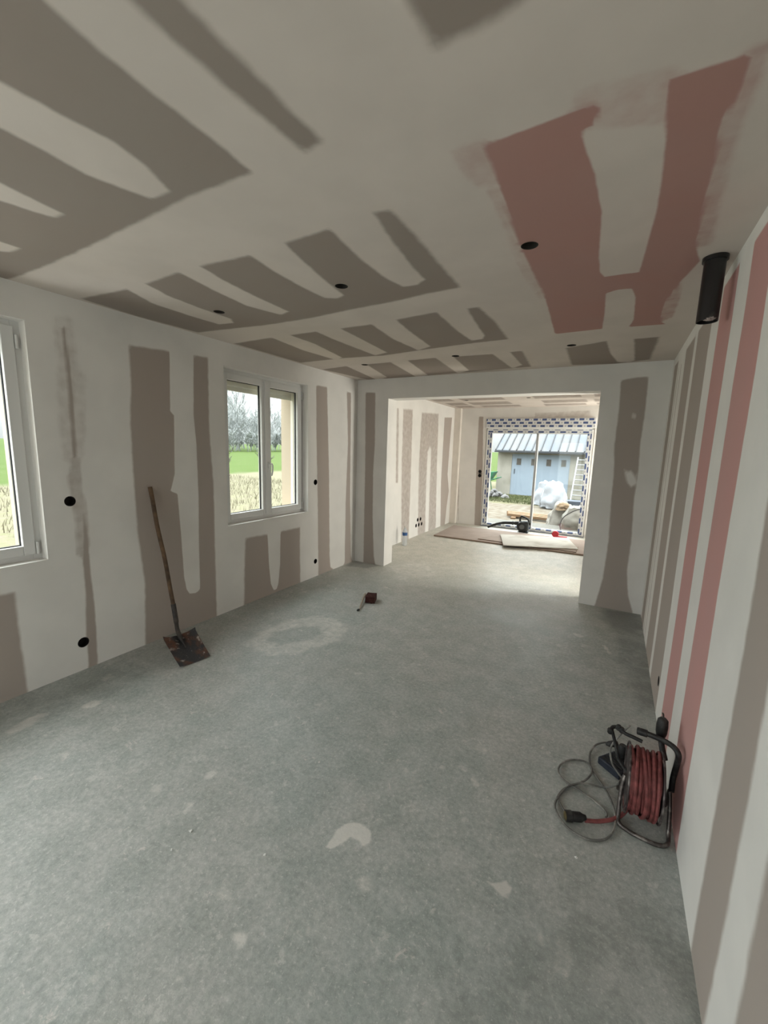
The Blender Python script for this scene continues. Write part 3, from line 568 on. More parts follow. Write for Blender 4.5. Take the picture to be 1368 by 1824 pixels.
PATCH_DARK = [('+', [(0.05, 4.75), (0.40, 4.85), (0.40, 4.35), (0.30, 4.15), (0.12, 4.25), (0.0, 4.5)], 0.10, None),  # darker floor areas, mostly along the foot of the walls
        ('+', [(0.15, 4.2), (0.40, 4.3), (0.40, 3.0), (0.30, 2.9), (0.20, 3.5)], 0.12, 0.25),
        ('+', [(-0.1, 1.4), (0.4, 1.6), (0.4, 0.6), (-0.3, 0.6)], 0.25, -0.1),
        ('+', [(-3.1, 4.78), (-2.7, 4.78), (-2.8, 4.55), (-3.1, 4.5)], 0.05, 0.3),
        ('+', [(-3.2, 0.4), (-3.2, 2.1), (-2.85, 2.0), (-2.7, 1.2), (-2.9, 0.4)], 0.15, -0.1)]
panel('floor', XL, XR, YR, YB+0.1, lambda u, v, w: (u, v, -w), 0.15, 1, M_floor, PATCH_FL, dark_patch=PATCH_DARK, res=0.02)
# roof slab over everything and the right/rear outside so no sky shows through seams
MB().bb((XL-0.4, YR-0.4, HC+0.13), (XR+0.4, YB+0.4, HC+0.35)).build('ceiling_roof', M_render, kind='structure')
# square column boxed in with board in the far left corner
t_ = MB().bb((XL, YB-0.10, 0), (XL+0.14, YB, HC)).build('trim_1', mat('skimmed_corner', (0.78, 0.72, 0.65), 0.9, noise_amt=0.08, noise_scale=5), kind='structure', bevel=0.006)
# the raised screed lip in front of the sliding door
MB().bb((DX0, YB-0.02, 0.0), (DX1, YB+0.16, 0.022)).build('trim_2', M_alu_dark, kind='structure')

# ------------------------------------------------------------------ wall boxes and spotlight holes
def cup(name, c, axis, r, depth, label, group, cat='socket box', material=M_blackbox):
    d = Vector(axis); z = d; x = d.orthogonal().normalized(); y = z.cross(x); R = Matrix((x, y, z)).transposed()
    prof = [(r, 0.001), (r*0.93, 0.0005), (r*0.93, depth), (0.0005, depth)]
    mb = MB(); mb.lathe([(r*0.99, 0.0), (r*0.99, depth+0.002), (0.0005, depth+0.002), (0.0005, depth), (r*0.90, depth), (r*0.90, 0.0)], c, n=24, rot=R)
    mb.v = mb.v; mb.f = mb.f[:-2] + [tuple(k for k in mb.f[-2]), ] if False else mb.f[:-2]
    n = 24; mb.f += [(k, 5*n+k, 5*n+(k+1) % n, (k+1) % n) for k in range(n)]
    o = mb.build(name, material, loc=c); tag(o, label, cat, group); return o
labs = ['round black socket box in the left wall, at switch height right of the near window', 'black socket hole with broken edge low on the left wall near the shovel',
        'round black socket box in the left wall at switch height, right of the far window', 'small black socket box low on the left wall, right of the far window']
for (y, z, r), lb in zip(wl_boxes[:4], labs): cup('socket_box', (XL, y, z), (-1, 0, 0), r, 0.045, lb, 'socket boxes in the left wall')
lab5 = ['left box of the upper pair in the cluster on the back room left wall', 'right box of the upper pair in the cluster on the back room left wall',
        'left box of the lower three in the cluster on the back room left wall', 'middle box of the lower three in the cluster on the back room left wall', 'right box of the lower three in the cluster on the back room left wall']
for (y, z, r), lb in zip(wl_boxes[4:], lab5): cup('socket_box', (XL, y, z), (-1, 0, 0), r, 0.045, lb, 'cluster of five socket boxes')
cup('socket_box', (XR, 2.99, 0.189), (1, 0, 0), BOX, 0.045, 'small black socket box low on the right wall behind the cable reel', None)
cup('socket_box', (-2.528, YB, 1.174), (0, 1, 0), 0.036, 0.045, 'upper black switch box on the back wall left of the sliding door', 'switch boxes beside the sliding door')
cup('socket_box', (-2.528, YB, 1.085), (0, 1, 0), 0.036, 0.045, 'lower black switch box on the back wall left of the sliding door', 'switch boxes beside the sliding door')
hl = ['round spotlight hole in the grey ceiling board nearest the left wall', 'round spotlight hole in the grey ceiling board at mid room', 'small spotlight hole near the middle wall, leftmost',
      'small spotlight hole in the ceiling just in front of the opening', 'round spotlight hole in the pink ceiling board', 'spotlight hole just beyond the pink ceiling board',
      'spotlight hole in the back room ceiling nearer the sliding door, middle', 'spotlight hole in the back room ceiling nearer the left wall', 'first spotlight hole of the back room ceiling by the left wall', 'first spotlight hole of the back room ceiling, middle']
for (x, y), lb in zip(holes_c, hl): cup('spotlight_hole', (x, y, HC), (0, 0, 1), 0.037, 0.06, lb, 'holes cut for ceiling spotlights', 'ceiling hole', M_void)

# ------------------------------------------------------------------ windows of the left wall
def casement(name, W, label, handle_side=True):
    y0, y1, z0, z1 = W; xf = XL-0.083          # inner face of the frame
    w = thing(name, label, 'window', (xf, (y0+y1)/2, z0)); w['kind'] = 'structure'
    fr = MB(); F, D = 0.045, 0.07
    fr.bb((xf-D, y0-0.01, z0-0.01), (xf, y0+F, z1+0.01)).bb((xf-D, y1-F, z0-0.01), (xf, y1+0.01, z1+0.01))
    fr.bb((xf-D, y0+F, z0-0.01), (xf, y1-F, z0+F)).bb((xf-D, y0+F, z1-F), (xf, y1-F, z1+0.01))
    part(fr, 'window_frame', M_pvc, w, bevel=0.003)
    ym = (y0+y1)/2; S = 0.062; xs = xf+0.012
    for k, (a, b) in enumerate(((y0+F-0.012, ym), (ym, y1-F+0.012))):
        sb = MB(); a0, b0 = z0+F-0.012, z1-F+0.012
        sb.bb((xs-0.06, a, a0), (xs, a+S, b0)).bb((xs-0.06, b-S, a0), (xs, b, b0)).bb((xs-0.06, a+S, a0), (xs, b-S, a0+S)).bb((xs-0.06, a+S, b0-S), (xs, b-S, b0))
        s = part(sb, 'sash', M_pvc, w, bevel=0.004)
        g = MB().bb((xs-0.040, a+S-0.005, a0+S-0.005), (xs-0.036, b-S+0.005, b0-S+0.005)); part(g, 'glass', M_glass, s)
        q = MB(); e = 0.005
        for (p, r_) in (((a+S, a0+S), (b-S, a0+S+e)), ((a+S, b0-S-e), (b-S, b0-S)), ((a+S, a0+S), (a+S+e, b0-S)), ((b-S-e, a0+S), (b-S, b0-S))):
            q.bb((xs-0.046, p[0], p[1]), (xs-0.030, r_[0], r_[1]))
        part(q, 'seal', M_seal, s)
    asg = MB().bb((xs, ym-0.028, z0+F), (xs+0.010, ym+0.028, z1-F)); part(asg, 'meeting_stile', M_pvc, w, bevel=0.003)
    if handle_side:
        zc = z0+0.56; h = MB().bb((xs+0.010, ym+0.006, zc-0.035), (xs+0.018, ym+0.036, zc+0.035))
        hh = part(h, 'handle', M_pvc, w, bevel=0.003)
        lv = MB().tube(smooth_path([(xs+0.015, ym+0.021, zc+0.015), (xs+0.048, ym+0.021, zc+0.012), (xs+0.058, ym+0.022, zc-0.02), (xs+0.056, ym+0.022, zc-0.07), (xs+0.042, ym+0.022, zc-0.11)]), 0.009, 10)
        part(lv, 'lever', M_pvc, hh, smooth=True)
    hg = MB()
    for zz in (z0+0.075, z1-0.12): hg.lathe([(0.008, 0), (0.008, 0.08)], (xs+0.002, y1-F+0.022, zz-0.04), n=10)
    part(hg, 'hinge', M_pvc, w, smooth=True)
    # outer reveal of the masonry, sill and lowered end of the roller shutter
    sh = MB()
    for k in range(3): sh.lathe([(0.010, 0), (0.010, y1-y0-0.06)], (XL-0.20, y0+0.03, z1-0.075-0.048*k+0.03), 'Y', 8) if False else sh.bb((XL-0.215, y0+0.03, z1-0.175+0.048*k), (XL-0.203, y1-0.03, z1-0.128+0.048*k))
    part(sh, 'shutter', M_slat, w, bevel=0.004)
    tr = MB()
    for yy in (y0+0.03, y1-0.055): tr.bb((XL-0.215, yy, z0+0.03), (XL-0.18, yy+0.025, z1-0.03))
    part(tr, 'shutter_track', M_slat, w)
    sl = MB().bb((XL-0.42, y0-0.04, z0-0.06), (XL-0.12, y1+0.04, z0-0.005)); part(sl, 'window_sill', M_render, w)
    return w
casement('window_1', W1, 'white double casement window at the left edge, nearest the viewer')
casement('window_2', W2, 'white double casement window with handle and view of a green meadow')
casement('added_window_3', W3, 'added white double casement window, unseen in the left wall behind the viewer')  # made-up window out of view, an opening for a fill lamp
# drywall jamb lining between inner face and frame is part of wall_left; close the gap behind it
cav = MB()
for (y0, y1, z0, z1) in (W1, W2, W3):
    for a, b in (((y0-0.10, z0-0.10), (y0-0.002, z1+0.1)), ((y1+0.002, z0-0.10), (y1+0.10, z1+0.1)), ((y0-0.002, z0-0.1), (y1+0.002, z0-0.012)), ((y0-0.002, z1+0.012), (y1+0.002, z1+0.1))):
        cav.bb((XL-0.156, a[0], a[1]), (XL-0.086, b[0], b[1]))
cav.build('trim_3', M_pvc, kind='structure')

# ------------------------------------------------------------------ sliding patio door with protective film
def sliding_door():
    x0, x1 = DX0+0.012, DX1-0.012; zt = 2.085; y = YB-0.012
    d = thing('door_1', 'white sliding patio door with blue-marked protective film, shed seen through it', 'door', ((x0+x1)/2, y, 0.022)); d['kind'] = 'structure'
    part(MB().bb((x0-0.012, y-0.05, zt+0.018), (x1+0.012, y+0.16, DZ+0.02)), 'shutter_box', M_filmH, d, bevel=0.008)
    part(MB().bb((x0-0.005, y-0.02, zt), (x1+0.005, y+0.10, zt+0.018)), 'box_edge', M_pvc, d)
    f = MB().bb((x0, y, 0.024), (x0+0.03, y+0.12, zt)).bb((x1-0.03, y, 0.024), (x1, y+0.12, zt)).bb((x0, y, zt-0.022), (x1, y+0.12, zt))
    part(f, 'door_frame', M_pvc, d, bevel=0.002)
    part(MB().bb((x0+0.03, y+0.003, 0.024), (x1-0.03, y+0.10, 0.075)), 'bottom_track', M_filmh2, d, bevel=0.002)
    part(MB().bb((x0+0.03, y+0.003, zt-0.095), (x1-0.03, y+0.10, zt-0.022)), 'top_rail', M_filmh2, d, bevel=0.002)
    part(MB().bb((x0+0.03, y+0.003, 0.075), (x0+0.118, y+0.06, zt-0.095)), 'side_rail', M_filmV, d, bevel=0.002)
    part(MB().bb((x1-0.098, y+0.003, 0.075), (x1-0.03, y+0.06, zt-0.095)), 'side_rail', M_filmV, d, bevel=0.002)
    xm = -1.410
    for k, (a, b, yy) in enumerate(((x0+0.10, xm+0.022, y+0.03), (xm-0.022, x1-0.085, y+0.065))):
        s = MB().bb((b-0.045 if k == 0 else a, yy, 0.07), (b if k == 0 else a+0.045, yy+0.03, zt-0.09)).bb((a, yy, 0.065), (b, yy+0.03, 0.085)).bb((a, yy, zt-0.105), (b, yy+0.03, zt-0.09)).bb((a if k == 0 else b-0.02, yy, 0.07), (a+0.02 if k == 0 else b, yy+0.03, zt-0.09))
        sp = part(s, 'sash', M_pvc, d, bevel=0.002)
        part(MB().bb((a+0.01, yy+0.013, 0.08), (b-0.01, yy+0.018, zt-0.10)), 'glass', M_glass, sp)
    part(MB().bb((xm-0.006, y+0.018, 0.085), (xm+0.010, y+0.030, zt-0.1)), 'grey_seal', M_alu_dark, d)
    lk = MB().bb((xm-0.02, y+0.005, 0.13), (xm+0.006, y+0.03, 0.18)); part(lk, 'catch', M_blackbox, d, bevel=0.003)
    return d
sliding_door()
# unseen rear glazed door and back room windows, added to let fill light in
def plain_window(name, a, b, label, axis):
    w = thing(name, label, 'window', tuple((Vector(a)+Vector(b))/2)); w['kind'] = 'structure'
    a, b = Vector(a), Vector(b); f = MB(); g = MB(); F = 0.07
    i = 0 if axis == 'Y' else 1
    lo, hi = a[i], b[i]; mid = (lo+hi)/2
    def bx(l, h, z0, z1):
        p, q = a.copy(), b.copy(); p[i], q[i] = l, h; p.z, q.z = z0, z1; return p, q
    for l, h, z0, z1 in ((lo, lo+F, a.z, b.z), (hi-F, hi, a.z, b.z), (lo+F, hi-F, a.z, a.z+F), (lo+F, hi-F, b.z-F, b.z), (mid-F*.6, mid+F*.6, a.z+F, b.z-F)): f.bb(*bx(l, h, z0, z1))
    part(f, 'window_frame', M_pvc, w, bevel=0.003)
    for l, h in ((lo+F, mid-F*.6), (mid+F*.6, hi-F)):
        p, q = bx(l, h, a.z+F, b.z-F); j = 1-i; c = (p[j]+q[j])/2; p[j], q[j] = c-0.003, c+0.003
        part(MB().bb(p, q), 'glass', M_glass, w)
    return w
plain_window('added_window_4', (-2.35, YR-0.14, 0.0), (-0.25, YR-0.07, 2.15), 'added white glazed garden door, unseen in the rear wall behind the viewer', 'Y')
plain_window('added_window_6', (XR+0.02, 5.13, 0.7), (XR+0.09, 5.71, 2.1), 'added unseen white window in the back room right wall just behind the middle wall', 'X')
plain_window('added_window_5', (XR+0.02, 7.95, 0.7), (XR+0.09, 8.53, 2.1), 'added unseen white window in the right wall of the back room, near the sliding door', 'X')

# ------------------------------------------------------------------ black ventilation pipe under the ceiling corner
pc = (0.297, 2.452); p = thing('vent_pipe', 'short black pipe hanging from the ceiling in the right corner above the pink wall', 'pipe', (pc[0], pc[1], 2.23))
mb = MB(); mb.lathe([(0.0395, 2.225), (0.0415, 2.225), (0.0415, 2.56), (0.0395, 2.56)], (pc[0], pc[1], 0), n=32); mb.f = mb.f[:-2]
n = 32; mb.f += [(k, 3*n+k, 3*n+(k+1) % n, (k+1) % n) for k in range(n)]
part(mb, 'pipe_wall', M_pipe, p, smooth=True)
part(MB().lathe([(0.0416, 2.482), (0.049, 2.482), (0.049, 2.499), (0.0416, 2.499)], (pc[0], pc[1], 0), n=32), 'collar', M_pipe, p, smooth=True)
r_ = random.Random(3); pl = MB()
bmp = bmesh.new(); bmesh.ops.create_icosphere(bmp, subdivisions=3, radius=1)
for v in bmp.verts: v.co *= 0.8+0.5*noise.noise(v.co*2.2); v.co = Vector((v.co.x*0.024, v.co.y*0.014, v.co.z*0.011))+Vector((pc[0]+0.006, pc[1]-0.035, 2.228))
pl.add([v.co.copy() for v in bmp.verts], [tuple(v.index for v in f.verts) for f in bmp.faces]); bmp.free()
part(pl, 'plaster_crust', mat('grey_plaster_crust', (0.33, 0.27, 0.25), 0.9), p)['label'] = 'crust of plaster on the lower rim'

# ------------------------------------------------------------------ shovel leaning on the left wall
sh = thing('shovel', 'old square-bladed shovel with long wooden handle leaning on the left wall', 'shovel', (-2.56, 1.79, 0))
top = Vector((-3.112, 1.858, 1.262)); tip = Vector((-2.563, 1.792, 0.006))
soc = Vector((-2.823, 1.838, 0.115))       # where the blade ends and the neck starts
neck_top = Vector((-2.930, 1.895, 0.212))
hb = Vector((-2.943, 1.903, 0.232))
path = [hb + (top-hb)*t for t in (0, .2, .45, .7, .9, 1)]; path[2] += Vector((0, .004, 0)); path[3] += Vector((0, -.004, 0))
part(MB().tube(smooth_path(path, 5), 0.0155, 14), 'handle', M_wood_old, sh, smooth=True)
yd = (soc-tip); L_ = yd.length; yd.normalize(); xd = Vector((0.02, 1, 0.03)); xd = (xd-yd*xd.dot(yd)).normalized(); zd = xd.cross(yd)
if zd.z < 0: zd = -zd; 
Bm = Matrix((xd, yd, zd)).transposed()
bm_ = MB(); NX, NY = 12, 12; hw = 0.122; vs = []
def bladep(i, j, off):
    u = -1+2*i/NX; v = j/NY; w = hw*(0.94+0.06*v); x = u*w; y = v*L_ - 0.010*u*u*(1-v)*0
    z = 0.030*abs(u)**3.0*(0.35+0.65*v) - 0.012*max(0, 1-abs(u)*5)*v + 0.012*v*v
    if v > 0.97: z += 0.012
    return Bm @ Vector((x, y, z+off)) + tip
for off in (0.0, -0.0025):
    for i in range(NX+1):
        for j in range(NY+1): vs.append(bladep(i, j, off))
K = (NX+1)*(NY+1); fs = []
for i in range(NX):
    for j in range(NY):
        a = i*(NY+1)+j; fs += [(a, a+NY+1, a+NY+2, a+1), (K+a, K+a+1, K+a+NY+2, K+a+NY+1)]
for i in range(NX):
    for j in (0, NY): a = i*(NY+1)+j; fs.append((a, K+a, K+a+NY+1, a+NY+1))
for j in range(NY):
    for i in (0, NX): a = i*(NY+1)+j; fs.append((a, a+1, K+a+1, K+a))
bm_.add(vs, fs); part(bm_, 'blade', M_blade, sh, smooth=True)['label'] = 'rusty square steel blade'
ridge = Bm @ Vector((0, L_*0.55, 0.006)) + tip
part(MB().tube(smooth_path([ridge, Bm @ Vector((0, L_*0.9, 0.022)) + tip, soc+(neck_top-soc)*0.35+Vector((0, 0, 0.012)), neck_top, hb+(top-hb)*0.10], 5), [0.004]*3+[0.008, 0.012, 0.016]+[0.016]*4+[0.015]*4+[0.0185]*7, 14), 'socket', M_steel_old, sh, smooth=True)

# ------------------------------------------------------------------ hand brush on the floor
b = thing('hand_brush', 'small brush with red-brown bristle block and pale wooden handle on the floor', 'brush', (-2.14, 3.52, 0))
hp = [(-2.088, 3.285, 0.010), (-2.135, 3.40, 0.020), (-2.185, 3.52, 0.036), (-2.218, 3.61, 0.045)]
part(MB().tube(smooth_path(hp, 4), [0.007]*3+[0.009]*4+[0.013]*6, 8), 'handle', M_palewood, b, smooth=True)
part(MB().lathe([(0.010, -0.012), (0.011, 0.0), (0.010, 0.012)], (-2.088, 3.270, 0.011), 'Y', 12), 'handle_end', M_black, b)
rot = Matrix.Rotation(math.radians(20), 3, 'Z')
hd = MB()
for k in range(14):
    for j in range(9):
        hd.box((Vector((-2.118, 3.565, 0.038)) + rot @ Vector((-0.044+0.088*j/8, -0.060+0.120*k/13, r_.uniform(-.003, .003)))), (0.0125, 0.0105, 0.066), rot)
part(hd, 'bristle_block', M_bristle, b, bevel=0.0)

# ------------------------------------------------------------------ cable reel by the right wall
rc = Vector((0.246, 1.985, 0.184)); RW = 0.062; RR = 0.142
reel = thing('cable_reel', 'open steel cable reel wound with red cable beside the pink striped wall', 'cable reel', (rc.x, rc.y, 0))
for sx_, nm in ((-1, 'flange'), (1, 'flange')):
    x = rc.x+sx_*RW; fl = MB()
    ring = [(x, rc.y+RR*math.cos(a), rc.z+RR*math.sin(a)) for a in [2*math.pi*k/40 for k in range(40)]]
    fl.tube(ring, 0.0045, 8, closed=True)
    fl.lathe([(0.02, 0), (RR*0.80, 0), (RR*0.80, 0.002), (0.02, 0.002)], (x-0.001, rc.y, rc.z), 'X', 40)
    for k in range(6):
        a = math.pi*k/3; fl.box((x, rc.y+math.cos(a)*RR*0.86, rc.z+math.sin(a)*RR*0.86), (0.003, 0.045, 0.02), Matrix.Rotation(a, 3, 'X'))
    part(fl, nm, M_flange, reel, smooth=True)
core = MB().lathe([(0.05, -RW), (0.05, RW)], tuple(rc), 'X', 24); part(core, 'core', M_steel_old, reel, smooth=True)
cb = MB(); rr = random.Random(5)
for layer, rad in enumerate((0.112, 0.122, 0.131)):
    nn = 7
    for k in range(nn):
        x = -RW+0.010+(2*RW-0.020)*(k+0.5*(layer % 2)*0.6)/(nn-0.6); w1, w2 = rr.uniform(-.008, .008), rr.uniform(-.006, .006); ph = rr.uniform(0, 6); dr = rr.uniform(-.005, .004)
        ring = []
        for q in range(36):
            a = 2*math.pi*q/36; xx = max(-RW+0.006, min(RW-0.006, x+w1*math.sin(a+ph)+w2*math.sin(2*a+ph))); r0 = rad+dr+0.0025*math.sin(3*a+ph)
            sag = 0.018 if (math.sin(a) < -0.2 and layer == 2) else 0.0
            ring.append((rc.x+xx, rc.y+(r0+0)*math.cos(a), rc.z+(r0+sag*0.4)*math.sin(a)))
        cb.tube(ring, 0.0072, 8, closed=True)
part(cb, 'wound_cable', M_redcord, reel, smooth=True)['label'] = 'red rubber cable wound on the drum'
fr = MB(); xl, xr = 0.166, 0.352
base = [(xl+0.012, rc.y, rc.z), (xl+0.002, rc.y-0.02, 0.12), (xl, 1.925, 0.03), (xl+0.005, 1.895, 0.011), (xl+0.04, 1.872, 0.011), (0.26, 1.862, 0.011), (xr-0.04, 1.862, 0.011), (xr-0.006, 1.885, 0.012), (xr, 1.93, 0.03), (xr-0.002, rc.y-0.02, 0.12), (xr-0.008, rc.y, rc.z)]
fr.tube(smooth_path(base, 6), 0.0085, 12)
back = [(xl+0.012, rc.y, rc.z), (xl+0.004, 2.05, 0.09), (xl, 2.10, 0.02), (xl+0.02, 2.13, 0.011), (0.26, 2.14, 0.011), (xr-0.02, 2.13, 0.011), (xr, 2.10, 0.02), (xr-0.002, 2.05, 0.09), (xr-0.008, rc.y, rc.z)]
fr.tube(smooth_path(back, 6), 0.0085, 12)
part(fr, 'tube_stand', M_tube, reel, smooth=True)['label'] = 'scuffed bent steel tube stand'
hd = MB().tube(smooth_path([(0.350, rc.y, rc.z), (0.355, 2.02, 0.22), (0.357, 2.00, 0.30), (0.352, 1.965, 0.372), (0.335, 1.985, 0.390), (0.303, 2.04, 0.372), (0.248, 2.064, 0.366), (0.208, 2.072, 0.362)], 6), 0.0115, 12)
part(hd, 'carry_handle', M_black, reel, smooth=True)
part(MB().tube([(0.248, 2.064, 0.366), (0.208, 2.072, 0.362)], 0.0165, 12), 'handle_grip', M_black, reel, smooth=True, bevel=0.003)
kz = 0.375
part(MB().lathe([(0.010, -0.055), (0.018, -0.05), (0.0225, -0.03), (0.0235, 0.0), (0.021, 0.028), (0.012, 0.038), (0.005, 0.040)], (0.302, 2.10, kz+0.030), n=20), 'winding_knob', M_black, reel, smooth=True)
part(MB().tube([(0.302, 2.10, kz+0.068), (0.300, 2.10, kz+0.085), (0.296, 2.10, kz+0.092)], 0.004, 8), 'knob_pin', M_tube, reel, smooth=True)
part(MB().tube(smooth_path([(0.302, 2.10, kz-0.02), (0.308, 2.07, kz-0.055), (0.318, 2.03, kz-0.085)], 4), 0.0125, 10), 'knob_arm', M_black, reel, smooth=True)
ck = MB().tube(smooth_path([(0.106, 2.075, 0.318), (0.114, 2.095, 0.328), (0.136, 2.10, 0.330), (0.165, 2.075, 0.328), (0.196, 2.062, 0.330), (0.232, 2.055, 0.326)], 4), 0.0085, 10)
ck.tube([(0.110, 2.085, 0.322), (0.128, 2.075, 0.27), (0.150, 2.055, 0.20)], 0.0075, 10)
for c_ in ((0.104, 2.073, 0.318), (0.138, 2.10, 0.331), (0.150, 2.092, 0.329)): ck.lathe([(0.006, -0.011), (0.0125, -0.009), (0.0125, 0.009), (0.006, 0.011)], c_, 'Y', 12)
ck.tube([(0.150, 2.055, 0.20), (0.20, 1.99, 0.178)], 0.0075, 8)
part(ck, 'crank_arm', M_black, reel, smooth=True)
rd = MB().tube(smooth_path([(0.040, 1.826, 0.016), (0.081, 1.850, 0.012), (0.118, 1.876, 0.012), (0.152, 1.905, 0.014), (0.185, 1.945, 0.020), (0.205, 1.96, 0.060)], 5), 0.0085, 8)
part(rd, 'cable_end', M_redcord, reel, smooth=True)
cd = Vector((0.067, 0.030, 0)).normalized(); cr = Matrix((cd.cross(Vector((0, 0, 1))), Vector((0, 0, 1)), cd)).transposed()
part(MB().lathe([(0.012, -0.036), (0.022, -0.034), (0.0235, -0.010), (0.020, -0.006), (0.020, 0.030), (0.014, 0.040), (0.011, 0.052)], (-0.006, 1.812, 0.024), n=16, rot=cr), 'connector', M_black, reel, smooth=True)['label'] = 'black connector on the end of the red cable'
part(MB().lathe([(0.0175, -0.0375), (0.0175, -0.034)], (-0.006, 1.812, 0.024), n=16, rot=cr), 'connector_face', M_gold, reel)
part(MB().box((0.176, 2.035, 0.095), (0.026, 0.024, 0.030)), 'clamp', M_black, reel, bevel=0.003)

# grey cord looped on the floor, running to the plug of the socket block
cpts = [(0.119,2.449),(0.095,2.428),(0.06,2.384),(0.038,2.317),(0.036,2.252),(0.047,2.19),(0.069,2.147),(0.104,2.088),(0.131,2.03),(0.150,1.964),(0.157,1.905),(0.148,1.835),(0.121,1.783),(0.076,1.749),(0.03,1.738),(-0.019,1.748),(-0.057,1.78),(-0.085,1.837),(-0.082,1.901),(-0.062,1.971),(-0.023,2.024),(0.008,2.056),(0.033,2.093),(0.05,2.145),(0.047,2.19),(0.02,2.223),(-0.027,2.214),(-0.071,2.177),(-0.097,2.112),(-0.094,2.057),(-0.061,2.018),(-0.01,2.002),(0.044,1.985),(0.087,1.963),(0.113,1.941),(0.123,1.917),(0.120,1.895)]
zz = [0.006+0.008*(0.5+0.5*math.sin(i*0.9)) for i in range(len(cpts))]
cord = thing('extension_cord', 'thin dusty grey cord lying in loops on the floor beside the cable reel', 'cord', (0.0, 2.0, 0))
part(MB().tube(smooth_path([(x, y, z) for (x, y), z in zip(cpts, zz)], 5), 0.0048, 8), 'cord_loop', M_greycord, cord, smooth=True)
part(MB().tube(smooth_path([(0.165, 2.05, 0.085), (0.135, 2.07, 0.035), (0.092, 2.073, 0.012), (0.039, 2.054, 0.018), (-0.003, 2.029, 0.020), (-0.043, 1.991, 0.016), (-0.066, 1.944, 0.010), (-0.078, 1.90, 0.007), (-0.062, 1.866, 0.006), (-0.043, 1.839, 0.008), (-0.027, 1.827, 0.014)], 5), 0.0042, 8), 'cord_branch', M_greycord, cord, smooth=True)
part(MB().tube(smooth_path([(0.190, 2.20, 0.30), (0.150, 2.18, 0.24), (0.120, 2.17, 0.17), (0.130, 2.13, 0.12), (0.155, 2.09, 0.11), (0.172, 2.06, 0.11)], 5), 0.0042, 8), 'cord_bend', M_greycord, cord, smooth=True)
# socket block behind the reel
rotb = Matrix.Rotation(math.radians(-38), 3, 'Z')
sb = thing('socket_block', 'dark square multi-socket block on the floor behind the cable reel', 'socket block', (0.165, 2.27, 0))
part(MB().box((0.160, 2.265, 0.022), (0.125, 0.125, 0.040), rotb), 'housing', M_blockblue, sb, bevel=0.006)
gr = MB()
for i in range(6): gr.box(Vector((0.160, 2.265, 0.0435)) + rotb @ Vector((0, -0.045+0.018*i, 0)), (0.10, 0.007, 0.004), rotb)
part(gr, 'ribs', M_black, sb)
part(MB().lathe([(0.010, -0.045), (0.021, -0.02), (0.023, 0.02), (0.015, 0.035)], (0.180, 2.30, 0.085), n=16), 'transformer', M_black, sb, smooth=True)
pg = Vector((0.05, -0.06, 0.02)).normalized(); pr = Matrix((pg.orthogonal().normalized(), pg.cross(pg.orthogonal().normalized()), pg)).transposed()
pd = Vector((1, 0.2, 0.3)).normalized(); px_ = pd.orthogonal().normalized(); pr = Matrix((px_, pd.cross(px_), pd)).transposed()
part(MB().lathe([(0.006, -0.035), (0.014, -0.02), (0.017, 0.0), (0.017, 0.022), (0.012, 0.028)], (0.140, 2.42, 0.030), n=14, rot=pr), 'plug', M_black, sb, smooth=True)

# ------------------------------------------------------------------ plaster crumbs
def crumb(x, y, s, lb, seed):
    bm = bmesh.new(); bmesh.ops.create_icosphere(bm, subdivisions=2, radius=1)
    for v in bm.verts: v.co *= 0.75+0.5*noise.noise(v.co*1.6+Vector((seed*3.1, 0, 0))); v.co.z *= 0.6
    me = bpy.data.meshes.new('plaster_crumb')
    for v in bm.verts: v.co *= s
    bm.to_mesh(me); bm.free(); me.materials.append(M_crumb); o = bpy.data.objects.new('plaster_crumb', me); C.objects.link(o); o.location = (x, y, s*0.33)
    tag(o, lb, 'plaster crumb', 'white plaster crumbs on the floor')
M_crumb = mat('white_plaster', (0.72, 0.71, 0.68), 0.9)
crumbs = [(-1.395, 0.92, .0075, 'white plaster crumb on the near floor, star shaped and largest'), (-1.389, 0.83, .006, 'white plaster crumb just below the largest crumb on the near floor'), (-1.057, 1.005, .007, 'white plaster crumb on the near floor left of the pale double splash'),
          (-1.176, 1.5, .007, 'white plaster crumb at the middle of the floor'), (0.02, 1.636, .0075, 'white plaster crumb on the floor in front of the cable reel'),
          (-1.615, 1.834, .005, 'dusty plaster crumb between the shovel and the floor middle')]
for i, (x, y, s, lb) in enumerate(crumbs): crumb(x, y, s, lb, i)

# ------------------------------------------------------------------ boards, blower, tape and bottle in the back room
def slab(name, corners, z0, z1, material, label, cat='plasterboard sheet', group=None, edge=None):
    cx_ = sum(c[0] for c in corners)/4; cy_ = sum(c[1] for c in corners)/4
    t = thing(name, label, cat, (cx_, cy_, z0), group)
    part(MB().prism(corners, z0+0.002, z1), 'core', edge or M_boardedge, t, bevel=0.002)
    ins = [(cx_+(x-cx_)*0.995, cy_+(y-cy_)*0.995) for x, y in corners]
    part(MB().prism(ins, z1, z1+0.0012), 'paper_face', material, t)
    return t
G_ = 'plasterboard sheets lying before the sliding door'
slab('plasterboard_sheet', [(-2.85, 7.05), (-0.29, 7.12), (-0.33, 8.32), (-2.89, 8.25)], 0.0, 0.0255, M_boardbrown, 'large pinkish plasterboard sheet flat on the floor, undermost of the stack', group=G_)
slab('plasterboard_sheet', [(-2.04, 7.17), (-0.42, 7.16), (-0.42, 7.62), (-1.9, 7.60)], 0.0275, 0.040, M_boardbrown, 'narrow brown board strip lying between the large and the white sheet', group=G_)
slab('plasterboard_sheet', [(-1.515, 6.86), (-0.40, 7.33), (-0.64, 8.19), (-1.786, 7.757)], 0.047, 0.0595, M_boardwhite, 'dusty white plasterboard sheet lying askew on top of the stack', group=G_, edge=M_boardwhite)
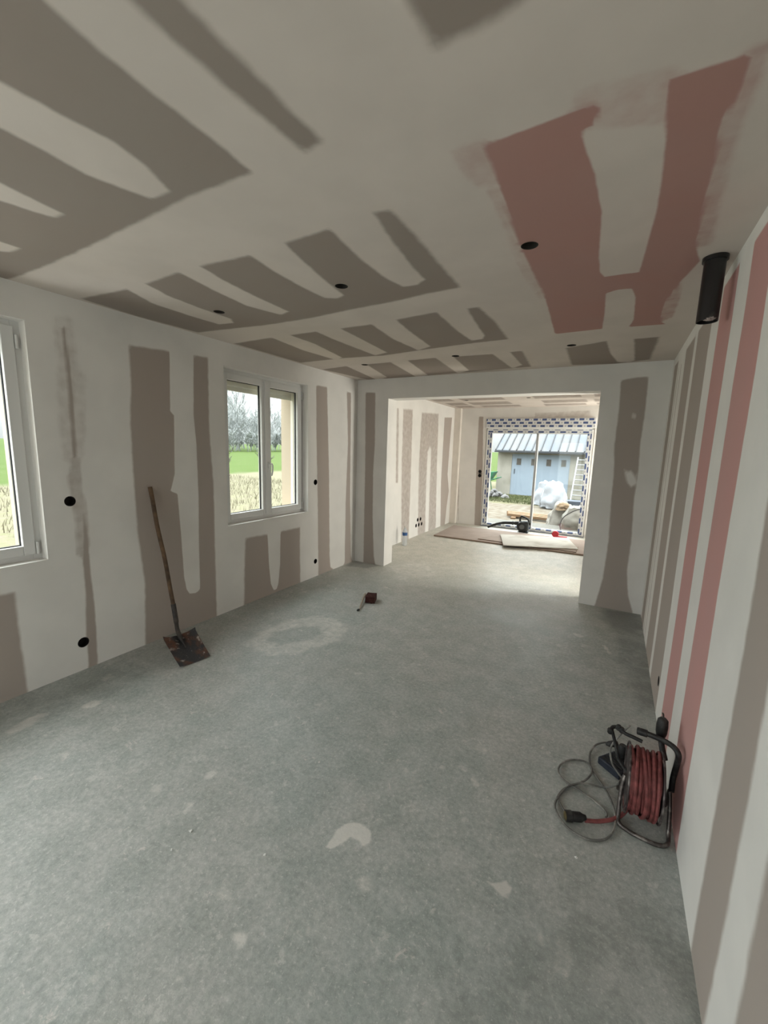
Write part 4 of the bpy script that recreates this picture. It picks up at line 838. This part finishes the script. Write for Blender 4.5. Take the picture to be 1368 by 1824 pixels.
slab('plasterboard_sheet', [(-1.50, 6.93), (-0.42, 7.26), (-0.60, 7.95), (-1.72, 7.62)], 0.041, 0.0455, M_boardedge, 'thin dark sheet just beneath the white sheet', group=G_)

bl = thing('leaf_blower', 'black leaf blower with long nozzle on the floor by the sliding door', 'leaf blower', (-1.49, 8.40, 0.0))
by = 8.43
part(MB().lathe([(0.05, -0.085), (0.098, -0.080), (0.112, -0.05), (0.115, 0.03), (0.104, 0.07), (0.06, 0.085)], (-1.505, by, 0.135), 'Y', 28), 'fan_housing', M_blower, bl, smooth=True)
part(MB().box((-1.455, by, 0.150), (0.125, 0.150, 0.20)), 'motor_housing', M_blower, bl, bevel=0.025)
part(MB().lathe([(0.045, 0), (0.048, 0.006)], (-1.505, by-0.092, 0.135), 'Y', 24), 'badge', M_blowergrey, bl)
part(MB().box((-1.49, by, 0.028), (0.20, 0.15, 0.010)).box((-1.41, by, 0.030), (0.04, 0.16, 0.020)), 'foot', M_blower, bl, bevel=0.004)
part(MB().tube(smooth_path([(-1.56, by, 0.215), (-1.565, by, 0.28), (-1.545, by, 0.335), (-1.49, by, 0.325), (-1.43, by, 0.300), (-1.400, by, 0.265), (-1.400, by, 0.20)], 6), 0.018, 12), 'handle', M_blower, bl, smooth=True)
part(MB().tube(smooth_path([(-1.55, by, 0.20), (-1.65, by-0.005, 0.188), (-1.76, by-0.01, 0.182), (-1.90, by-0.015, 0.165), (-2.02, by-0.02, 0.128), (-2.12, by-0.02, 0.080), (-2.20, by-0.02, 0.042)], 5), [0.040]*6+[0.031]*10+[0.026]*10+[0.022]*5, 16), 'nozzle', M_blower, bl, smooth=True)
part(MB().lathe([(0.036, -0.012), (0.042, 0), (0.036, 0.012)], (-1.70, by-0.008, 0.185), 'X', 16), 'coupling', M_blower, bl, smooth=True)

tp = thing('tape_roll', 'bright red tape dispenser on the rear edge of the board stack', 'tape', (-0.83, 8.36, 0.0))
part(MB().lathe([(0.030, -0.026), (0.060, -0.026), (0.060, 0.026), (0.030, 0.026)], (-0.87, 8.27, 0.088), 'Y', 24), 'roll', M_redtape, tp, smooth=True)
part(MB().box((-0.76, 8.27, 0.045), (0.20, 0.055, 0.030)).box((-0.845, 8.27, 0.040), (0.06, 0.06, 0.024)), 'dispenser', M_redtape, tp, bevel=0.006)

bo = thing('water_bottle', 'clear plastic bottle with a blue label band standing by the back room left wall', 'bottle', (-2.965, 6.05, 0))
part(MB().lathe([(0.036, 0.0), (0.042, 0.006), (0.042, 0.06), (0.039, 0.075), (0.042, 0.09), (0.042, 0.22), (0.034, 0.26), (0.016, 0.292), (0.013, 0.31)], (-2.965, 6.05, 0.001), n=24), 'bottle_body', M_clear, bo, smooth=True)
part(MB().lathe([(0.0425, 0.175), (0.0430, 0.178), (0.0430, 0.222), (0.0425, 0.225)], (-2.965, 6.05, 0), n=24), 'label_band', M_label, bo, smooth=True)
part(MB().lathe([(0.015, 0.311), (0.016, 0.313), (0.016, 0.328), (0.014, 0.330)], (-2.965, 6.05, 0), n=16), 'bottle_cap', M_boardwhite, bo, smooth=True)

# ------------------------------------------------------------------ outside: ground
GZ = -0.20
def ground_mat():
    M = bpy.data.materials.new('yard_and_meadow'); M.use_nodes = True; t = M.node_tree; b = t.nodes['Principled BSDF']
    b.inputs['Roughness'].default_value = 1; b.inputs['Specular IOR Level'].default_value = 0.1
    geo = t.nodes.new('ShaderNodeNewGeometry'); s = t.nodes.new('ShaderNodeSeparateXYZ'); t.links.new(geo.outputs['Position'], s.inputs[0])
    def N(sc_, det=5):
        n = t.nodes.new('ShaderNodeTexNoise'); n.inputs['Scale'].default_value = sc_; n.inputs['Detail'].default_value = det; t.links.new(geo.outputs['Position'], n.inputs['Vector']); return n.outputs['Fac']
    def ma(op, a, bb):
        n = t.nodes.new('ShaderNodeMath'); n.operation = op
        for i, v in enumerate((a, bb)):
            if isinstance(v, (int, float)): n.inputs[i].default_value = v
            else: t.links.new(v, n.inputs[i])
        return n.outputs[0]
    def rng(v, a, bb, c=0.0, d=1.0):
        n = t.nodes.new('ShaderNodeMapRange'); t.links.new(v, n.inputs['Value'])
        for k, x in (('From Min', a), ('From Max', bb), ('To Min', c), ('To Max', d)): n.inputs[k].default_value = x
        return n.outputs[0]
    def mix(f, a, bb):
        n = t.nodes.new('ShaderNodeMix'); n.data_type = 'RGBA'
        for k, v in (('Factor', f), ('A', a), ('B', bb)):
            if isinstance(v, (int, float, tuple)): n.inputs[k].default_value = v
            else: t.links.new(v, n.inputs[k])
        return n.outputs['Result']
    X, Y = s.outputs['X'], s.outputs['Y']; n1, n2, n3 = N(1.2), N(5), N(0.4)
    wob = ma('MULTIPLY', ma('SUBTRACT', n1, 0.5), 3.0)
    sand = mix(rng(n2, 0.4, 0.62), (0.31*EXT, 0.275*EXT, 0.225*EXT, 1), (0.22*EXT, 0.175*EXT, 0.13*EXT, 1))
    straw = mix(rng(n2, 0.35, 0.65), (0.30*EXT, 0.26*EXT, 0.19*EXT, 1), (0.27*EXT, 0.26*EXT, 0.15*EXT, 1))
    ygrass = mix(rng(n2, 0.35, 0.65), (0.20*EXT, 0.20*EXT, 0.10*EXT, 1), (0.27*EXT, 0.24*EXT, 0.15*EXT, 1))
    green = mix(rng(n3, 0.35, 0.65), (0.105*EXT, 0.165*EXT, 0.036*EXT, 1), (0.125*EXT, 0.18*EXT, 0.048*EXT, 1))
    c = mix(rng(ma('ADD', Y, wob), 14.6, 15.4), sand, ygrass)
    c = mix(rng(ma('ADD', X, wob), -4.4, -6.0), c, straw)
    dist = ma('SUBTRACT', ma('MULTIPLY', X, -1.0), ma('MULTIPLY', Y, 0.05))
    c = mix(rng(ma('ADD', dist, ma('MULTIPLY', wob, 0.5)), 19.0, 20.5), c, green)
    c = mix(rng(ma('ADD', Y, wob), 24.0, 25.5), c, green)
    t.links.new(c, b.inputs['Base Color'])
    bp = t.nodes.new('ShaderNodeBump'); bp.inputs['Strength'].default_value = 0.8; bp.inputs['Distance'].default_value = 0.06
    t.links.new(n2, bp.inputs['Height']); t.links.new(bp.outputs[0], b.inputs['Normal']); return M
def ground_h(x, y):
    d = max(0.0, math.hypot(max(0, -x-22), max(0, y-24)))
    return GZ + 0.012*d + (0.04*noise.noise(Vector((x*0.6, y*0.6, 0))) if math.hypot(x+1, y-3) > 9 else 0)
gv = []; xs = [-140, -110, -90, -75, -60, -50, -42, -36, -31, -27, -24]+[-22+0.5*k for k in range(65)]+[12, 16, 22, 30, 45]
ys = [-60, -40, -25, -15, -10]+[-6+0.5*k for k in range(60)]+[25, 27, 30, 35, 42, 50, 60, 75, 95, 120, 150]
for x in xs:
    for y in ys: gv.append((x, y, ground_h(x, y)))
gf = [(i*len(ys)+j, (i+1)*len(ys)+j, (i+1)*len(ys)+j+1, i*len(ys)+j+1) for i in range(len(xs)-1) for j in range(len(ys)-1)]
# leave the house footprint to the floor slab: ground stays below it
g_ = MB().add(gv, gf).build('ground', ground_mat(), smooth=True, kind='structure')
MB().bb((XL-0.38, YB+0.1, GZ-0.1), (XR+0.6, YB+1.5, -0.06)).build('patio_slab', mat('pale_concrete', ex((0.30, 0.285, 0.25)), 0.95, noise_amt=0.15, noise_scale=8), kind='structure')

# dry grass between house and meadow, and grass before the shed
def blades(name, label, n, region, hgt, material, seed, width=0.012):
    r = random.Random(seed); mb = MB()
    for _ in range(n):
        x = r.uniform(region[0], region[1]); y = r.uniform(region[2], region[3]); z = ground_h(x, y)
        h = hgt*r.uniform(.4, 1.2); a = r.uniform(0, 6.28); lx, ly = r.gauss(0, .35)*h, r.gauss(0, .35)*h; w = width
        dx, dy = math.cos(a)*w, math.sin(a)*w
        mb.add([(x-dx, y-dy, z-.01), (x+dx, y+dy, z-.01), (x+dx*.5+lx*.5, y+dy*.5+ly*.5, z+h*.6), (x-dx*.5+lx*.5, y-dy*.5+ly*.5, z+h*.6), (x+lx, y+ly, z+h)], [(0, 1, 2, 3), (3, 2, 4)])
    me = bpy.data.meshes.new(name); me.from_pydata(mb.v, [], mb.f); me.materials.append(material)
    o = bpy.data.objects.new(name, me); C.objects.link(o); tag(o, label, 'grass', None, 'stuff'); return o
M_straw = mat('dry_straw', ex((0.40, 0.36, 0.24)), 0.9, noise_amt=0.3, noise_scale=2)
M_ygrass = mat('yellow_green_grass', ex((0.17, 0.20, 0.075)), 0.9, noise_amt=0.3, noise_scale=2)
blades('dry_grass', 'dry straw-coloured grass between the house and the green meadow', 6000, (-19, -6, 3, 16), 0.20, M_straw, 1, 0.010)
blades('yard_grass', 'short yellow-green grass in front of the shed', 5000, (-5.0, -1.2, 14.9, 17.6), 0.09, M_ygrass, 2, 0.010)

# ------------------------------------------------------------------ outside: the shed
M_shedwall = mat('weathered_cream_render', ex((0.60, 0.565, 0.49)), 0.95, col2=ex((0.42, 0.39, 0.32)), noise_scale=1.8, lo=0.45, hi=0.68)
M_sheddoor = mat('pale_blue_paint', ex((0.50, 0.60, 0.72)), 0.6, noise_amt=0.05, noise_scale=3)
M_roof = mat('grey_sheet_roof', ex((0.155, 0.18, 0.215)), 0.6, col2=ex((0.21, 0.20, 0.20)), noise_scale=1.4)
M_roofd = mat('dark_roof_seam', ex((0.06, 0.065, 0.075)), 0.6)
sd = thing('shed', 'cream rendered garage shed with grey sheet roof seen through the sliding door', 'shed', (-1.9, 20, GZ))
SY = 18.0
w_ = MB(); w_.bb((-4.48, SY, GZ-.2), (-3.88, SY+0.2, 1.72)).bb((-3.88, SY, 1.53), (-1.60, SY+0.2, 1.72)).bb((-1.60, SY, GZ-.2), (1.4, SY+0.2, 1.72))
w_.bb((-4.48, SY+0.2, GZ-.2), (-4.28, 22.6, 1.72)).bb((1.2, SY+0.2, GZ-.2), (1.4, 22.6, 1.72)).bb((-4.48, 22.6, GZ-.2), (1.4, 22.8, 1.72))
part(w_, 'wall', M_shedwall, sd)
for x in (-4.48, 1.2):
    gab = MB(); gab.add([(x, SY, 1.72), (x, 22.8, 1.72), (x, 20.4, 3.05), (x+0.2, SY, 1.72), (x+0.2, 22.8, 1.72), (x+0.2, 20.4, 3.05)], [(0, 1, 2), (3, 5, 4), (0, 2, 5, 3), (1, 4, 5, 2), (0, 3, 4, 1)])
    part(gab, 'gable', M_shedwall, sd)
rf = MB(); sl = 0.55
def rp(x, y): return 1.63+sl*(y-17.72)
for (ya, yb) in ((17.72, 20.4), (23.1, 20.4)):
    za, zb = 1.63, 1.63+sl*2.68
    rf.add([(-4.56, ya, za), (1.6, ya, za), (1.6, yb, zb), (-4.56, yb, zb), (-4.56, ya, za+0.05), (1.6, ya, za+0.05), (1.6, yb, zb+0.05), (-4.56, yb, zb+0.05)], [(0, 1, 2, 3), (4, 7, 6, 5), (0, 4, 5, 1), (3, 2, 6, 7), (0, 3, 7, 4), (1, 5, 6, 2)])
part(rf, 'roof', M_roof, sd)
for x in (-4.52, -4.248, -3.95, -3.66, -3.36, -3.05, -2.70, -2.36, -2.04, -1.73, -1.42, -1.1, -0.78, -0.46):
    s_ = MB(); s_.box((x, (17.71+20.4)/2, 1.63+sl*(20.4-17.71)/2+0.065), (0.035, math.hypot(2.69, 2.69*sl), 0.04), Matrix.Rotation(math.atan(sl), 3, 'X'))
    part(s_, 'roof_seam', M_roofd, sd)
part(MB().bb((-4.56, 17.66, 1.585), (1.6, 17.74, 1.64)), 'gutter', M_roofd, sd)
dr = part(MB().bb((-3.88, SY+0.03, GZ), (-1.60, SY+0.09, 1.535)), 'garage_door', M_sheddoor, sd)
dr['label'] = 'pale blue garage door with four small panes'
part(MB().bb((-2.905, SY+0.022, GZ), (-2.890, SY+0.03, 1.53)), 'door_gap', M_roofd, dr)
for x in (-3.59, -3.0, -2.40, -1.835):
    part(MB().bb((x-0.09, SY+0.018, 1.075), (x+0.09, SY+0.032, 1.345)), 'door_pane', mat('brown_pane', ex((0.13, 0.115, 0.10)), 0.3, col2=ex((0.22, 0.20, 0.18)), noise_scale=9), dr)
part(MB().bb((-3.76, SY+0.0, 0.70), (-3.735, SY+0.03, 0.90)), 'door_handle', M_roofd, dr)

# ladder
ld = thing('ladder', 'white aluminium ladder leaning on the shed front', 'ladder', (-1.15, 16.5, GZ))
M_lad = mat('pale_aluminium', ex((0.52, 0.53, 0.55)), 0.4, 0.2)
a0, a1, b0, b1 = Vector((-1.34, 16.5, GZ)), Vector((-0.965, 16.5, GZ)), Vector((-1.30, 17.64, 1.47)), Vector((-0.975, 17.64, 1.47))
for p, q in ((a0, b0), (a1, b1)): part(MB().tube([p, q], 0.028, 8), 'side_rail', M_lad, ld)
for k in range(9):
    t_ = (k+0.5)/9; part(MB().tube([a0+(b0-a0)*t_, a1+(b1-a1)*t_], 0.018, 8), 'rung', M_lad, ld)

# bulk bags
def lumpy(name, c, dims, seed, material, parent=None, sub=5, amp=0.20, top=None):
    bm = bmesh.new(); bmesh.ops.create_cube(bm, size=2.0); bmesh.ops.subdivide_edges(bm, edges=bm.edges, cuts=2**sub//2, use_grid_fill=True)
    for v in bm.verts:
        p = v.co.copy(); l = max(abs(p.x), abs(p.y), abs(p.z)); s_ = p.normalized()
        p = p.lerp(s_*1.15, 0.40); q = p*1.6+Vector((seed*7.7, 0, 0))
        d = amp*(noise.noise(q)*1.2+noise.ridged_multi_fractal(q*1.4, 1.0, 2.0, 4, 1.0, 2.0)*0.35-0.3)
        p += p.normalized()*d
        z = (p.z+1)/2; f_ = 1.10-0.52*z if top is None else top(z)
        v.co = Vector((p.x*f_*dims[0]/2, p.y*f_*dims[1]/2, max(-1.0, p.z)*dims[2]/2+dims[2]/2))+Vector(c)
    mb = MB(); bm.verts.ensure_lookup_table(); mb.add([v.co.copy() for v in bm.verts], [tuple(v.index for v in f.verts) for f in bm.faces]); bm.free()
    return mb
M_bag = mat('white_woven_bag', ex((0.58, 0.60, 0.64)), 0.8, noise_amt=0.10, noise_scale=6, bump=0.6, bump_scale=9)
M_bagc = mat('cream_woven_bag', ex((0.56, 0.52, 0.46)), 0.85, noise_amt=0.12, noise_scale=6, bump=0.6, bump_scale=9)
def bag(c, dims, seed, material, label, extra=None):
    t = thing('bulk_bag', label, 'bulk bag', (c[0], c[1], c[2]), 'woven bulk bags outside the sliding door')
    part(lumpy('bag', c, dims, seed, material), 'bag_body', material, t, smooth=True)
    if extra: extra(t)
    return t
bag((-1.66, 14.4, GZ), (0.80, 0.85, 0.86), 1, M_bag, 'white crumpled bulk bag before the blue garage door', lambda t: part(MB().tube(smooth_path([(-2.03, 14.1, -0.15), (-2.04, 14.06, 0.2), (-1.96, 14.15, 0.48), (-1.85, 14.3, 0.60)], 4), 0.014, 6), 'strap', M_bag, t))
bag((-2.06, 15.2, GZ), (0.72, 0.70, 0.80), 2, M_bag, 'white bulk bag partly behind the door post, left of the crumpled one')
def opened(t):
    part(lumpy('fill', (-0.98, 10.60, 0.27), (0.34, 0.34, 0.17), 9, M_sandfill), 'sand_filling', M_sandfill, t, smooth=True)
M_sandfill = mat('ochre_sand', ex((0.46, 0.32, 0.20)), 0.95, noise_amt=0.3, noise_scale=12)
bag((-1.02, 10.75, GZ), (0.62, 0.6, 0.62), 3, M_bagc, 'cream bulk bag showing ochre filling, left of the nearer bag', opened)
bag((-0.58, 10.15, GZ), (0.80, 0.75, 0.62), 4, M_bagc, 'nearest cream bulk bag at the right side of the glass')
hs = MB().tube(smooth_path([(-0.40, 9.78, 0.46), (-0.58, 9.72, 0.43), (-0.74, 9.68, 0.35), (-0.87, 9.66, 0.24), (-0.93, 9.62, 0.10), (-0.91, 9.55, -0.03), (-0.85, 9.45, -0.05)], 5), 0.012, 8)
h_ = hs.build('hose', mat('grey_hose', ex((0.12, 0.10, 0.10)), 0.6), loc=(-0.7, 9.7, 0), smooth=True); tag(h_, 'grey hose curving over the nearest cream bulk bag', 'hose')

# planks, pipes, rubble, crate
M_plank = mat('orange_timber', ex((0.40, 0.24, 0.13)), 0.8, noise_amt=0.25, noise_scale=5)
plb = ['rearmost orange timber plank lying in the yard', 'middle orange timber plank lying in the yard', 'foremost orange timber plank lying in the yard']
for k in range(3):
    t = MB().box((-1.75+0.05*k, 11.95-0.24*k, GZ+0.085), (1.7, 0.15, 0.07), Matrix.Rotation(math.radians(-3-2*k), 3, 'Z')).build('timber_plank', M_plank, bevel=0.004, loc=(-1.75+0.05*k, 11.95-0.24*k, GZ+0.05)); tag(t, plb[k], 'plank', 'timber planks in the yard')
for x, s_ in ((-2.3, 1), (-1.3, -1)):
    t = MB().box((x, 11.7, GZ+0.022), (0.12, 0.8, 0.056)).build('bearer', M_plank, bevel=0.003, loc=(x, 11.7, GZ)); tag(t, 'timber bearer under the left end of the planks' if s_ > 0 else 'timber bearer under the right end of the planks', 'plank', 'bearers under the planks')
M_sheet = mat('blue_grey_sheets', ex((0.16, 0.18, 0.23)), 0.6)
for k in range(4):
    t = MB().box((-1.05, 15.7+0.01*k, GZ+0.03+0.045*k), (0.9-0.03*k, 0.55, 0.03), Matrix.Rotation(math.radians(4*k-6), 3, 'Z')).build('roof_sheet', M_sheet, loc=(-1.05, 15.7, GZ+0.03+0.045*k)); tag(t, ('undermost', 'second from the bottom', 'second from the top', 'topmost')[k]+' blue-grey sheet of the low stack before the ladder foot', 'sheet', 'stack of blue-grey sheets by the ladder')
M_stone = mat('grey_rubble', ex((0.30, 0.29, 0.29)), 0.95, noise_amt=0.35, noise_scale=6)
rs = random.Random(11)
for k in range(16):
    s_ = rs.uniform(.08, .2); x = -4.05+rs.gauss(0, .22); y = 16.1+rs.gauss(0, .35)
    bm = bmesh.new(); bmesh.ops.create_icosphere(bm, subdivisions=2, radius=1)
    for v in bm.verts: v.co *= (0.8+0.5*noise.noise(v.co*1.3+Vector((k*3.7, 1, 0))))*s_; v.co.z *= 0.75
    me = bpy.data.meshes.new('rubble_stone'); bm.to_mesh(me); bm.free(); me.materials.append(M_stone)
    o = bpy.data.objects.new('rubble_stone', me); C.objects.link(o); o.location = (x, y, GZ+s_*0.3+max(0, 0.25-abs(x+4.05)))
    tag(o, 'grey stone in the rubble heap left of the shed corner', 'stone', 'rubble heap beside the shed')
t = thing('green_barrow', 'green wheelbarrow tub behind the rubble heap left of the shed', 'wheelbarrow', (-4.75, 17.3, GZ))
M_green = mat('green_paint', ex((0.05, 0.30, 0.16)), 0.5)
tb = MB().add([(-5.15, 17.0, 0.70), (-4.35, 17.0, 0.78), (-4.35, 17.6, 0.78), (-5.15, 17.6, 0.70), (-4.98, 17.1, 0.35), (-4.55, 17.1, 0.40), (-4.55, 17.5, 0.40), (-4.98, 17.5, 0.35)], [(4, 5, 6, 7), (0, 4, 5, 1), (1, 5, 6, 2), (2, 6, 7, 3), (3, 7, 4, 0)])
ob = part(tb, 'tub', M_green, t); sm_ = ob.modifiers.new('thick', 'SOLIDIFY'); sm_.thickness = 0.02
part(MB().tube([(-5.3, 17.1, 0.3), (-4.75, 17.1, 0.33), (-4.15, 17.1, 0.55)], 0.02, 8).tube([(-5.3, 17.5, 0.3), (-4.75, 17.5, 0.33), (-4.15, 17.5, 0.55)], 0.02, 8).tube([(-4.6, 17.1, 0.35), (-4.5, 17.1, GZ)], 0.02, 8).tube([(-4.6, 17.5, 0.35), (-4.5, 17.5, GZ)], 0.02, 8), 'frame', M_green, t)
part(MB().lathe([(0.03, -0.04), (0.18, -0.04), (0.2, 0), (0.18, 0.04), (0.03, 0.04)], (-5.25, 17.3, 0.0), 'Y', 20), 'wheel', M_black, t, smooth=True)

# ------------------------------------------------------------------ bare trees beyond the meadow
M_hazebark = mat('haze_paled_branches', ex((0.52, 0.545, 0.54)), 0.95)  # distance haze put into the pale branch colour
def tree_mesh(seed, H, spread, nb):
    r = random.Random(seed); mb = MB()
    def branch(p, d, l, rad, lev):
        q = [p]; dd = d.copy()
        for k in range(3):
            dd = (dd+Vector((r.gauss(0, .12), r.gauss(0, .12), 0.05))).normalized(); q.append(q[-1]+dd*l/3)
        mb.tube(q, [rad, rad*.8, rad*.6, rad*.4], 4 if lev else 6, cap=False)
        if lev < 3:
            for k in range(nb if lev == 0 else 4):
                t = r.uniform(.25, 1.0); i = min(2, int(t*3)); o = q[i].lerp(q[i+1], t*3-i)
                a = r.uniform(0, 6.28); nd = (dd*1.1+Vector((math.cos(a), math.sin(a), 0.35))*spread).normalized()
                branch(o, nd, l*r.uniform(.34, .55), max(0.030, rad*.45), lev+1)
    branch(Vector((0, 0, 0)), Vector((0, 0, 1)), H, H*0.016, 0)
    me = bpy.data.meshes.new('bare_tree'); me.from_pydata([tuple(v) for v in mb.v], [], mb.f); me.materials.append(M_hazebark); return me
tm = [tree_mesh(s, 5.2, .75, 13) for s in range(4)]+[tree_mesh(9, 10.5, .6, 14), tree_mesh(10, 9.5, .6, 14)]
rt_ = random.Random(21)
def plant_tree(me, x, y, s, lb, gp, kind='tree'):
    o = bpy.data.objects.new('bare_tree', me); C.objects.link(o); o.location = (x, y, ground_h(x, y)-0.05); o.rotation_euler = (0, 0, rt_.uniform(0, 6.28)); o.scale = (s, s, s*rt_.uniform(.9, 1.1)); tag(o, lb, 'tree', gp); return o
for k in range(90):
    f_ = k/89; x = -66+rt_.uniform(-7, 7); y = 26+f_*46+rt_.uniform(-.5, .5)
    plant_tree(tm[k % 4], x, y, rt_.uniform(.8, 1.15), 'low pale bare tree in the thicket beyond the green meadow', 'thicket of bare trees beyond the meadow')
sm = [tree_mesh(40+s, 2.0, 1.25, 22) for s in range(3)]
for k in range(80):
    f_ = k/79; x = -57+rt_.uniform(-3, 3); y = 22+f_*44+rt_.uniform(-.5, .5)
    o = plant_tree(sm[k % 3], x, y, rt_.uniform(.9, 1.4), 'low pale bare shrub along the foot of the thicket beyond the meadow', 'undergrowth at the foot of the thicket'); o.name = 'bare_shrub'; o['category'] = 'shrub'
for k, (x, y, i) in enumerate([(-72, 52, 4), (-74, 58, 5), (-70, 47.5, 5), (-73, 64, 4), (-76, 68, 5), (-71, 40, 4)]):
    plant_tree(tm[i], x, y, rt_.uniform(.9, 1.15), 'tall pale bare tree rising above the thicket beyond the meadow', 'tall bare trees behind the thicket')
for k, (x, y) in enumerate([(-19.0, 40), (-17, 43), (-21.5, 42), (-15.2, 46), (-23, 45)]):
    plant_tree(tm[k % 4], x, y, 0.9, 'small pale bare tree behind the shed at the left edge of the sliding door', 'bare trees behind the shed')
M_twig = mat('dark_twigs', ex((0.16, 0.15, 0.13)), 0.9)
for k, (x, y) in enumerate([(-14.5, 13.9), (-15.5, 12.9)]):
    sap = tm[k].copy(); sap.materials.clear(); sap.materials.append(M_twig)
    plant_tree(sap, x, y, 0.24, ('thin bare sapling in the dry grass outside the far window, nearer one', 'thin bare sapling in the dry grass outside the far window, farther one')[k], None)
